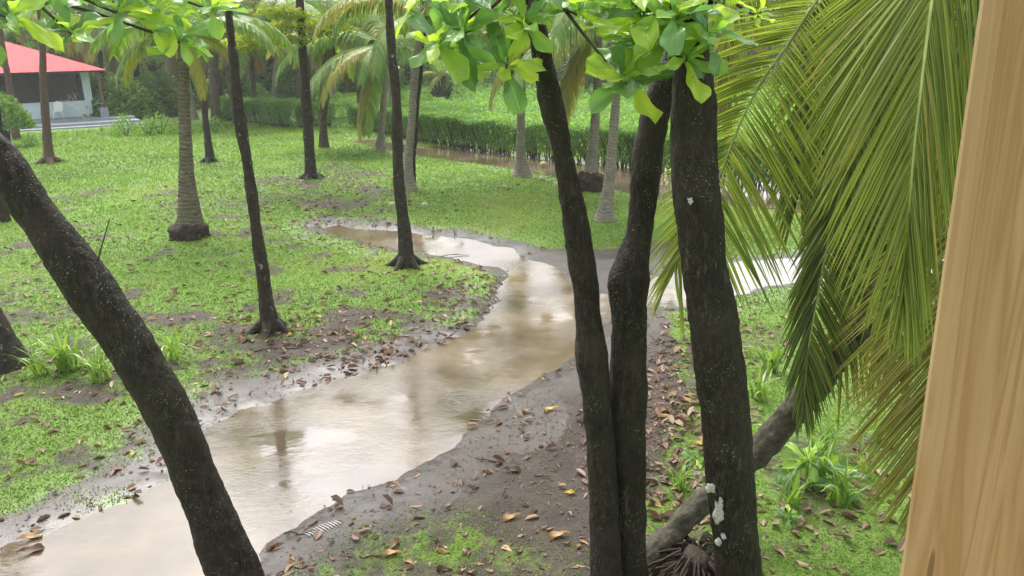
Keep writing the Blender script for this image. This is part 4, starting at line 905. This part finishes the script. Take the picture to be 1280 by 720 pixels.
stm = stm.mesh('stems', M['twig'], smooth=True)
for px, py, s, m, lb in [(158,172,1.7,'cover','small leafy shrub nearest the right end of the porch'),(186,172,1.5,'cover','small leafy shrub in the middle of the row by the porch'),(202,170,1.7,'cover','small leafy shrub at the right end of the row by the porch'),(138,136,1.7,'cover','pale green shrub growing at the hedge corner behind the porch'),(270,168,1.3,'cover','bright low plant around the dark palm foot'),(284,152,1.9,'cover','bright leafy plant right of the dark palm foot'),(232,168,1.2,'cover','low bright plant behind the ringed palm'),(40,186,1.0,'hedge','low weed below the porch edge at the left'),(172,150,1.2,'cover','low weed behind the row of small shrubs')]:
    x, y = G(px, py); t = thing('low_shrub', lb, 'shrub', (x, y, 0), rz=random.uniform(0, 6))
    inst(bm[m], 'foliage', (0, 0, .08*s), sc=s, parent=t); inst(stm, 'stems', (0, 0, 0), sc=s, parent=t)
for k, (px, py) in enumerate([(40,178),(60,176),(78,172),(96,172),(112,168),(128,165),(142,161),(86,182),(118,178),(70,186)]):
    strap_plant(px, py, 12, .8, ['grass tuft by the round bush, leftmost along the porch', 'grass tuft in the porch row just right of the leftmost', 'grass tuft in the porch row right of the thin brown tree', 'grass tuft before the middle of the porch edge', 'grass tuft below the bare pale shrub by the porch', 'grass tuft before the right part of the porch', 'rightmost grass tuft of the porch row beside the small shrubs', 'stray grass tuft in front of the middle of the porch row', 'stray grass tuft in front of the right part of the porch row', 'stray grass tuft nearest the foot of the thin brown tree'][k], 'grass tufts along the porch', k)

# ------------------------------------------------------------------ hedges
def hedge(lb, line, hgt, dep, n, mat='hedge', L=.085, seed=0):
    w_ = np.array([G(*p) for p in line]); pts = np.c_[w_, np.zeros(len(w_)), np.zeros(len(w_))]; rr = np.random.default_rng(seed)
    c = crs(pts, 200)[:, :2]; T = np.gradient(c, axis=0); T /= np.linalg.norm(T, axis=1, keepdims=True); Nn = np.c_[-T[:, 1], T[:, 0]]
    if Nn[0][1] < 0: Nn = -Nn
    t = thing('clipped_hedge', lb, 'hedge', (c[100][0], c[100][1], 0)); org = (c[100][0], c[100][1], 0)
    k = rr.integers(0, 200, n); kk = np.clip(k+rr.uniform(-.5, .5, n), 0, 199)
    cx = np.interp(kk, range(200), c[:, 0]); cy = np.interp(kk, range(200), c[:, 1]); nx = Nn[k]
    face = rr.random(n); u = rr.uniform(0, dep, n); z = rr.uniform(.12, 1, n)**.8*hgt
    front = face < .55; u = np.where(front, rr.exponential(.07, n), u); z = np.where(front, z, hgt-rr.exponential(.07, n))
    bump_ = .2*fbm(cx*1.3, cy*1.3, z*1.5, 4, seed); thin = (z < hgt*.5) & (rr.random(n) < .45*(1-z/(hgt*.5)))
    p = np.c_[cx+nx[:, 0]*(u-bump_), cy+nx[:, 1]*(u-bump_), z*(1+.16*fbm(cx*.9, cy*.9, o=3, s=seed+3))+bump_*(~front)]
    p = p[~thin]; m = len(p); d = rr.normal(size=(m, 3)); out = np.c_[-nx[~thin]*np.where(front, 1, .1)[~thin][:, None], np.where(front, .5, 1.2)[~thin]]
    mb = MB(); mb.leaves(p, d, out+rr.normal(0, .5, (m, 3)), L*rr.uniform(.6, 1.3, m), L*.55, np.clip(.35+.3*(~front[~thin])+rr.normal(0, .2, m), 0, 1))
    mb.build('foliage', M[mat], t, org, kind='stuff')
    sm = MB()
    for q in range(int(n/110)):
        a = rr.integers(2, 197); b = c[a]+Nn[a]*rr.uniform(.1, .5); e = b+T[a]*rr.normal(0, .35)+Nn[a]*rr.normal(-.05, .15)
        sm.tube([[b[0], b[1], -.03], [(b[0]+e[0])/2, (b[1]+e[1])/2, hgt*.42], [e[0], e[1], hgt*.9]], [.022, .018, .01], 5, cap=False)
    sm.build('stems', M['twig'], t, org, True, kind='stuff')
hedge('long clipped hedge along the brown channel, running behind the twin stems', [(436,160),(480,170),(540,182),(600,190),(700,202),(790,212),(860,222),(950,236),(1060,252)], 1.15, 1.0, 62000, seed=2)
hedge('clipped hedge section left of the gap, behind the slim dark trunk', [(268,150),(310,156),(360,162),(420,160)], 1.3, 1.1, 24000, seed=3)
hedge('clipped hedge running behind the house corner and porch', [(100,120),(130,122),(170,127),(214,134)], 1.6, 1.0, 22000, L=.11, seed=4)
# bright field of low shrubs behind the hedge: uncountable
x = rng.uniform(-14, 34, 90000); y = rng.uniform(30, 78, 90000)
hx = np.array([G(*p) for p in [(268,145),(436,158),(600,188),(790,210),(1060,250),(1500,300)]]); kk = y > np.interp(x, hx[:, 0], hx[:, 1])+1.6
x, y = x[kk], y[kk]; n = len(x); hh = .55+.45*fbm(x*.5, y*.5, o=3, s=77)+.25*fbm(x*2, y*2, o=2, s=78); th = rng.uniform(0, 6.28, n)
mb = MB(); sz = (.0055*np.hypot(x, y))*rng.uniform(.6, 1.3, n)
mb.leaves(np.c_[x, y, hh*rng.uniform(.8, 1, n)], np.c_[np.cos(th), np.sin(th), rng.normal(0.1, .5, n)], np.c_[rng.normal(0, .6, n), rng.normal(0, .6, n)-.3, np.ones(n)], sz, sz*.5, np.clip(.5+hh-.55+rng.normal(0, .2, n), 0, 1))
tag(mb.build('ground_shrubs', M['cover'], kind='stuff'), 'bright green low ground shrubs filling the field behind the hedge', 'ground cover', kind='stuff')

# ------------------------------------------------------------------ the house at the left
M['roofred'] = solid('red_sheet_roof', (.56, .125, .13), .9, 3, .08, .001, .05); M['rooftrim'] = solid('pale_roof_trim', (.70, .45, .38), .5, 6, .1, 0)
M['wallblue'] = solid('pale_blue_wall', (.60, .73, .77), .7, 3, .07, .001); M['screen'] = solid('dark_screen', (.05, .042, .036), .8, 6, .4, .002)
M['curtain'] = solid('brown_curtain', (.12, .10, .085), .85, 6, .3, .01); M['deck'] = solid('grey_painted_deck', (.27, .30, .33), .6, 5, .12, .001)
M['plastic'] = solid('white_plastic', (.72, .74, .72), .4, 8, .04, 0); M['fascia'] = solid('brown_fascia', (.14, .07, .05), .6, 8, .2, .001); M['interior'] = solid('dim_interior', (.09, .08, .07), .8, 5, .2, 0)
HX, HY = P(132, 84, 45.5)[:2]; EZ = P(66, 89, 45.5)[2]
hs_ = thing('house', 'pale blue house with a red hipped roof and grey porch at the upper left', 'house', (HX, HY, 0), rz=R(29)); ho = (HX, HY, 0)
xr, xl, yf, yb = HX, HX-13.0, HY, HY+11.0; zr = EZ+1.95; mid = (yf+yb)/2; dn = 5.5
rf = MB(); A_, B_, C_, D_ = [xl, yf, EZ], [xr, yf, EZ], [xr, yb, EZ], [xl, yb, EZ]; E_, F_ = [xl+dn, mid, zr], [xr-dn, mid, zr]
def corr(a, b, c, d, n):     # a-b eave, d-c ridge; ribbed sheet
    a, b, c, d = map(np.array, (a, b, c, d)); v = []; nrm = np.cross(b-a, d-a).astype(float); nrm /= np.linalg.norm(nrm); nrm *= np.sign(nrm[2])
    L_ = np.linalg.norm(b-a); e = (b-a)/L_; rise = (d-a)-e*((d-a)@e); dl, dr = (d-a)@e, L_-((c-b)@(-e))
    xs = np.linspace(0, L_, n*4+1)
    for i_, xx in enumerate(xs):
        f = 1.0
        if dl > 0 and xx < dl: f = xx/dl
        if xx > L_-(L_-((c-a)@e)) and ((c-a)@e) < L_: f = min(f, (L_-xx)/(L_-((c-a)@e)))
        off = nrm*(.014 if i_ % 4 == 0 else .0)
        v += [a+e*xx+off, a+e*xx+rise*max(f, 0)+off]
    rf.add(v, [[2*i_, 2*i_+2, 2*i_+3, 2*i_+1] for i_ in range(len(xs)-1)])
corr(A_, B_, F_, E_, 34); corr(B_, C_, F_, F_, 28); corr(C_, D_, E_, F_, 34); corr(D_, A_, E_, E_, 28)
ro = rf.build('roof', M['roofred'], hs_, ho)
tr = MB()
for a, b in ((B_, F_), (C_, F_), (A_, E_), (D_, E_), (E_, F_)): tr.tube([np.array(a)+[0, 0, .05], np.array(b)+[0, 0, .06]], [.09, .09], 8)
tr.build('ridge_cap', M['rooftrim'], ro)
fa = MB()
fa.box(((xl+xr)/2, yf+.04, EZ-.10), (xr-xl-.1, .05, .2)); fa.box((xr-.05, (yf+yb)/2, EZ-.10), (.05, yb-yf-.2, .2)); fa.build('fascia', M['fascia'], ro)
ce = MB(); ce.box(((xl+xr)/2, (yf+yb)/2, EZ-.06), (xr-xl-.3, yb-yf-.3, .04)); ce.build('ceiling', M['interior'], hs_, ho)
wx = HX-.75; wf = HY+2.0; FZ = .38     # wall right end, wall front, porch floor height
def hb(name, mat, c, s, par=None, **k):
    m_ = MB(); m_.box(c, s); o_ = m_.build(name, M[mat], par or hs_, ho, **k); return o_
sill = FZ+.92; ztop = EZ-.12
wlx = wx-.62
hb('wall', 'wallblue', ((xl+wx)/2, wf, (FZ+sill)/2), (wx-xl-.4, .16, sill-FZ))
hb('wall', 'wallblue', ((wlx+wx)/2, wf, (sill+ztop)/2), (wx-wlx-.2, .157, ztop-sill-.004))
hb('wall', 'wallblue', (wx-.28, (wf+yb-1)/2+.1, (FZ+ztop)/2), (.16, yb-1-wf-.1, ztop-FZ))
hb('wall', 'wallblue', ((xl+wx)/2, yb-1, (FZ+ztop)/2), (wx-xl-.6, .16, ztop-FZ))
wn = hb('window', 'screen', ((xl+wlx)/2+.4, wf+.05, (sill+ztop)/2), (wlx-xl-1.2, .04, ztop-sill-.1))
cu = MB(); xs = np.linspace(xl+1, wlx, 160); zz = .05*np.sin(xs*14)+.02*np.sin(xs*37)
v = np.stack([np.c_[xs, wf-.02+zz*.6, np.full(160, sill+.03)], np.c_[xs, wf-.02+zz*.4, np.full(160, ztop-.05)]], 1).reshape(-1, 3)
cu.add(v, [[2*i_, 2*i_+2, 2*i_+3, 2*i_+1] for i_ in range(159)]); cu.build('curtain', M['curtain'], wn)
hb('window_frame', 'screen', ((xl+wlx)/2, wf-.09, sill+.03), (wlx-xl-.5, .06, .07), wn)
for k in range(5): hb('mullion', 'screen', (wlx-.05-k*2.0, wf-.10, (sill+ztop)/2), (.08, .05, ztop-sill-.1), wn)
hb('porch_deck', 'deck', ((xl+HX)/2+.6, HY+.75, FZ/2+.03), (HX-xl+.9, 2.9, FZ-.06)); hb('porch_deck', 'deck', ((xl+HX)/2+.7, HY-1.35, FZ*.36), (HX-xl+1.0, 1.28, FZ*.72)); 
hb('porch_step', 'deck', ((xl+HX)/2+.75, HY-2.35, FZ*.18), (HX-xl+1.2, .7, FZ*.36))
for k in range(9): hb('deck_board', 'deck', ((xl+HX)/2+.6, HY-.55+k*.32, FZ-.012), (HX-xl+.96, .30, .03))
for cx_ in (HX-.42, HX-6.5): 
    hb('porch_post', 'fascia', (cx_, HY+.3, (FZ+.55+ztop)/2), (.16, .16, ztop-FZ-.55)); hb('post_base', 'deck', (cx_, HY+.3, FZ+.28), (.42, .42, .55))
# plastic chair on the porch
cx_, cy_ = HX-2.75*math.cos(R(29))-.9*math.sin(R(29)), HY-2.75*math.sin(R(29))+.9*math.cos(R(29)); t = thing('plastic_chair', 'white plastic armchair on the porch in front of the house wall', 'chair', (cx_, cy_, FZ+.004), rz=R(20))
m_ = MB(); m_.box((0, 0, .42), (.5, .48, .04)); m_.build('seat', M['plastic'], t)
m_ = MB(); a = np.linspace(-1, 1, 9); top = .98-.12*a**2*1.2
v = np.array([[x_*.25, .22+.03*(z_ > .5)-.04*x_*x_+dy_, z_] for x_, tp in zip(a, top) for z_, dy_ in ((.42, 0), (tp, .08), (tp, .11), (.42, .03))])
q = [[4*i_+b, 4*i_+4+b, 4*i_+4+(b+1) % 4, 4*i_+(b+1) % 4] for i_ in range(8) for b in range(4)]; m_.add(v, q); m_.build('backrest', M['plastic'], t)
for sx in (-1, 1):
    m_ = MB(); m_.tube(crs([[sx*.27, .24, .66], [sx*.29, 0, .66], [sx*.28, -.22, .63], [sx*.27, -.24, .44]], 10), [.025]*10, 6); m_.build('armrest', M['plastic'], t, smooth=True)
    for sy in (-1, 1): m_ = MB(); m_.tube([[sx*.22, sy*.2, .41], [sx*.27, sy*.25, 0]], [.028, .02], 6); m_.build('leg', M['plastic'], t, smooth=True)
# bare pale shrub at the house corner
x, y = G(106, 158); t = thing('frangipani_shrub', 'bare pale-branched shrub at the right corner of the porch', 'shrub', (x, y, 0)); m_ = MB()
def fork(p, d, l, r_, lv):
    e = p+d*l; m_.tube(crs([p, (p+e)/2+np.array([random.uniform(-.04, .04), 0, 0]), e], 5), np.linspace(r_, r_*.7, 5), 6, cap=False)
    if lv == 0: return
    for k in range(2 if lv < 3 else 3):
        a = random.uniform(-1, 1); nd = rot_axis(d, np.array([random.uniform(-.3, .3), 1, 0]), (1 if k == 1 else -1)*random.uniform(.35, .7)); nd = rot_axis(nd, np.array([1., 0, 0]), random.uniform(-.4, .4)); fork(e, nd/np.linalg.norm(nd), l*.8, r_*.68, lv-1)
fork(np.array([0, 0, -.05]), np.array([0, 0, 1.]), .7, .035, 3); m_.build('branches', M['pale_twig'], t, smooth=True)
# round bush at the left edge
x, y = G(12, 185); t = thing('round_bush', 'dense rounded green bush at the left edge before the porch', 'bush', (x, y, 0))
inst(bush_mesh(2600, 1.15, 1.0, 1.35, .17, 'jungle2', 5), 'foliage', (0, 0, .85), parent=t)
m_ = MB(); 
for k in range(6): m_.tube([[0, 0, -.05], [math.cos(k)*.15, math.sin(k)*.15, .8], [math.cos(k)*.5, math.sin(k)*.5, 1.7]], [.05, .04, .02], 7)
m_.build('stems', M['twig'], t, smooth=True)

# ------------------------------------------------------------------ far jungle: single trees, palms and bushes
def tree_proto(seed, rx, h, n, L, mat, trunk_h):
    rr = np.random.default_rng(seed); tb = MB(); tb.tube(crs([[0, 0, -.3], [.1, 0, trunk_h*.5], [0, .1, trunk_h]], 10), np.linspace(.28, .16, 10), 10, lambda th, L_, p: .02*fbm(p[..., 0]*5, p[..., 1]*5, p[..., 2]*3, 2, seed))
    cl = []
    for k in range(13):
        a = k*2.4; r_ = rx*math.sqrt((k+.5)/13); z_ = trunk_h+h*rr.uniform(.05, .9)*(1-.4*r_/rx); c = np.array([math.cos(a)*r_, math.sin(a)*r_, z_]); cl.append(c)
        tb.tube(crs([[0, 0, trunk_h*.8], c*.5+[0, 0, trunk_h*.45], c], 6), np.linspace(.1, .025, 6), 6, cap=False)
    lf = MB()
    for c in cl:
        m_ = n//13; d = rr.normal(size=(m_, 3)); d /= np.linalg.norm(d, axis=1, keepdims=True); k = rr.uniform(.4, 1, m_)**.5
        p = c+d*(k*(1+.3*fbm(d[:, 0]*3, d[:, 1]*3, d[:, 2]*3, 2, seed)))[:, None]*np.array([rx*.42, rx*.42, h*.3]); th = rr.uniform(0, 6.28, m_)
        lf.leaves(p, np.c_[np.cos(th), np.sin(th), rr.normal(-.2, .4, m_)], d+rr.normal(0, .5, (m_, 3))+[0, 0, .6], L*rr.uniform(.6, 1.3, m_), L*.5, np.clip(.45+d[:, 2]*.2+rr.normal(0, .2, m_), 0, 1))
    return tb.mesh('trunk', M['bark_dark'], smooth=True), lf.mesh('crown', M[mat])
TP = [tree_proto(1, 3.6, 5.5, 5200, .32, 'jungle', 4.0), tree_proto(2, 3.0, 5.0, 4600, .28, 'jungle2', 3.2), tree_proto(3, 4.2, 6.5, 5600, .36, 'jungle', 4.6), tree_proto(4, 2.6, 4.5, 3600, .26, 'jungle2', 2.4)]
BP = [bush_mesh(2400, 1.9, 1.5, 2.3, .26, 'jungle', 11), bush_mesh(2200, 1.7, 1.5, 1.9, .22, 'jungle2', 12), bush_mesh(2400, 2.2, 1.6, 2.8, .34, 'jungle', 13)]
ptr = MB(); pz = np.linspace(-.2, 5.2, 24); ptr.tube(np.c_[.25*np.sin(pz*.35), 0*pz, pz], np.interp(pz, [-.2, .5, 5.2], [.24, .16, .12]), 12, lambda th, L_, p: .012*np.abs(((L_*9) % 1)-.5)*2); ptr = [ptr.mesh('trunk', M['palm_grey'], smooth=True), ptr.mesh('trunk', M['palm_dark'], smooth=True)]
rj = random.Random(21)
FAR = []
def sidename(x, y):
    a = x/y*50
    return 'behind the red roofed house' if a < -20 else 'behind the left hedge' if a < -8 else 'behind the middle hedge' if a < 6 else 'beyond the right field'
def far_thing(kind, x, y, s):
    if kind == 'tree':
        i_ = rj.randrange(4); tm, cm = TP[i_]; look = ['dense dark tree', 'pale green tree', 'large spreading dark tree', 'small light green tree'][i_]
        t = thing('broadleaf_tree', '', 'tree', (x, y, 0), None, rj.uniform(0, 6)); t.scale = (s, s, s*rj.uniform(.9, 1.15)); inst(tm, 'trunk', (0, 0, 0), parent=t); inst(cm, 'crown', (0, 0, 0), parent=t)
    elif kind == 'palm':
        d_ = rj.random() < .5; look = 'palm with dead fronds' if d_ else 'grey trunked coconut palm'
        t = thing('coconut_palm', '', 'palm tree', (x, y, 0), None, rj.uniform(0, 6)); t.scale = (s, s, s); inst(ptr[1 if d_ else 0], 'trunk', (0, 0, 0), parent=t); lc = (.25*math.sin(5.2*.35), 0, 5.15)
        for k in range(13): put_frond(t, lc, ['up', 'mid', 'low', 'mid', 'low', 'mid'][k % 6], rj.choice(['frond', 'frond', 'frond', 'frond_yellow']), k*2.4+rj.uniform(-.3, .3), rj.uniform(.9, 1.15))
        if d_:
            for k in range(5): put_frond(t, lc, 'hang', 'frond_dead', k*1.4, .75)
    else:
        i_ = rj.randrange(3); look = ['dark green bush', 'light green bush', 'tall dark bush'][i_]
        t = thing('jungle_bush', '', 'bush', (x, y, 0), None, rj.uniform(0, 6)); t.scale = (s, s, s*rj.uniform(.8, 1.2)); inst(BP[i_], 'foliage', (0, 0, -.1), parent=t)
    FAR.append((f"{look} in the {'front' if y < 63 else 'middle' if y < 73 else 'back'} jungle {sidename(x, y)}", x/y, t, kind))
def at_px(px, D): return (px-640)/1000*D, D
for px, D in [(150,53),(232,47),(292,44),(398,46),(446,50),(505,48),(35,62),(90,61),(128,60),(160,54),(185,60),(245,56),(300,60),(335,52),(395,55),(430,60),(500,58),(560,62),(610,70),(690,66),(735,60),(800,62),(860,58),(930,60),(20,66),(1000,60),(365,66),(455,70),(650,78)]:
    x, y = at_px(px, D); far_thing('palm', x+rj.uniform(-.6, .6), y+rj.uniform(-2, 2), rj.uniform(.8, 1.25))
for px, D in [(-160,68),(40,74),(130,66),(215,66),(270,72),(340,76),(420,72),(490,78),(560,84),(630,82),(700,80),(770,78),(850,76),(940,72),(1040,70),(1150,66),(1260,62),(-180,60),(100,70),(1400,60),(180,80),(380,86),(600,92),(820,90),(520,70)]:
    x, y = at_px(px, D); far_thing('tree', x+rj.uniform(-1, 1), y+rj.uniform(-2, 2), rj.uniform(.85, 1.3))
for px, D in [(150,58),(165,58),(185,52),(230,54),(260,58),(300,62),(330,66),(380,64),(420,68),(460,66),(500,72),(545,74),(590,78),(640,76),(690,72),(740,70),(790,68),(850,66),(910,64),(980,62),(1060,60),(1150,56),(20,64),(70,62),(-60,60),(1250,54),(120,62),(210,62),(350,74),(480,80),(620,86),(760,80)]:
    x, y = at_px(px, D); far_thing('bush', x+rj.uniform(-1, 1), y+rj.uniform(-2, 2), rj.uniform(.8, 1.5))
OR = ['leftmost', 'second', 'third', 'fourth', 'fifth', 'sixth', 'seventh', 'eighth', 'ninth']
for lb in sorted({f[0] for f in FAR}):
    g_ = sorted([f for f in FAR if f[0] == lb], key=lambda f: f[1])
    for k, f in enumerate(g_):
        f[2]['label'] = lb if len(g_) == 1 else (OR[k]+' '+lb if k == 0 else OR[k]+' from left, '+lb)
        f[2]['group'] = {'tree': 'trees of the far jungle', 'palm': 'palms of the far jungle', 'bush': 'bushes of the far jungle'}[f[3]]
# the forest behind, one mass
n = 42000; a = np.radians(rng.uniform(-62, 62, n)); hh = rng.uniform(0, 1, n); 
top = 11+3.0*fbm(a*9, a*0, o=4, s=91); r_ = 96+rng.exponential(2.5, n)+4*fbm(a*14, hh*3, o=3, s=92); z = hh*top
x, y = r_*np.sin(a), r_*np.cos(a); th = rng.uniform(0, 6.28, n); mb = MB()
mb.leaves(np.c_[x, y, z], np.c_[np.cos(th), np.sin(th)*.4, rng.normal(-.1, .5, n)], np.c_[-np.sin(a)+rng.normal(0, .5, n), -np.cos(a)+rng.normal(0, .5, n), rng.uniform(0, 1, n)], rng.uniform(.6, 1.3, n), rng.uniform(.35, .7, n), np.clip(.4+rng.normal(0, .25, n), 0, 1))
tag(mb.build('distant_forest', M['jungle'], kind='stuff'), 'distant dense green forest closing the view behind everything', 'forest', kind='stuff')

# ------------------------------------------------------------------ wooden post of the balcony, at the right edge
D_ = 1.0; pl, _ = P(1225, 0, D_), 0; pb_ = P(1125, 720, D_)
Yp = 1.02; a1 = PY(1225, 0, Yp)[0]; a2 = PY(1125, 720, Yp)[0]; xp = (a1[0]+a2[0])/2; skew = (a1[0]-a2[0])/(a1[2]-a2[2])
wd, dp = .20, .14
t = MB(); zs = np.linspace(0, 6.2, 40); bev = .004
prof = [(-wd/2+bev, -dp/2), (wd/2-bev, -dp/2), (wd/2, -dp/2+bev), (wd/2, dp/2-bev), (wd/2-bev, dp/2), (-wd/2+bev, dp/2), (-wd/2, dp/2-bev), (-wd/2, -dp/2+bev)]
v = np.array([[px_, py_, z_] for z_ in zs for px_, py_ in prof]); q = [[8*i_+b, 8*i_+(b+1) % 8, 8*i_+8+(b+1) % 8, 8*i_+8+b] for i_ in range(39) for b in range(8)]
v = v+[wd/2, dp/2, 0]; t.add(v, q); t.add(v[-8:], [[0, 1, 2, 7], [2, 3, 6, 7], [3, 4, 5, 6]])
o = t.build('wooden_post', M['pine'], origin=(0, 0, 0)); o.location = (xp, Yp, 0); o.rotation_euler = (0, 0, R(-31))
tag(o, 'smooth pale pine post standing very close at the right edge', 'post')

# the balcony the view is taken from: floor; unseen roof added for shade
def bal(name, c, sz, mat, lb, cat=None):
    m_ = MB(); m_.box((0, 0, 0), sz); o_ = m_.build(name, M[mat], origin=(0, 0, 0)); o_.location = c; o_['kind'] = 'structure'; return o_
bal('balcony_shade_roof', (.4, -.75, 6.25), (6.4, 3.9, .08), 'pine', '')
bal('balcony_floor', (.4, -.95, 2.1), (6.4, 3.5, .1), 'pine', '')

# humid air over the garden
hz, t_, b_, o_ = newmat('humid_air'); t_.nodes.remove(b_)
vp = t_.nodes.new('ShaderNodeVolumePrincipled'); vp.inputs['Density'].default_value = .0008; vp.inputs['Color'].default_value = (.93, .97, .95, 1); vp.inputs['Anisotropy'].default_value = .2
t_.links.new(vp.outputs[0], o_.inputs['Volume'])
m_ = MB(); m_.box((0, 0, 11), (1500, 1500, 26)); hb_ = m_.build('haze', hz, kind='stuff')
tag(hb_, 'thin pale humid haze hanging in the air over the whole garden', 'haze', kind='stuff')
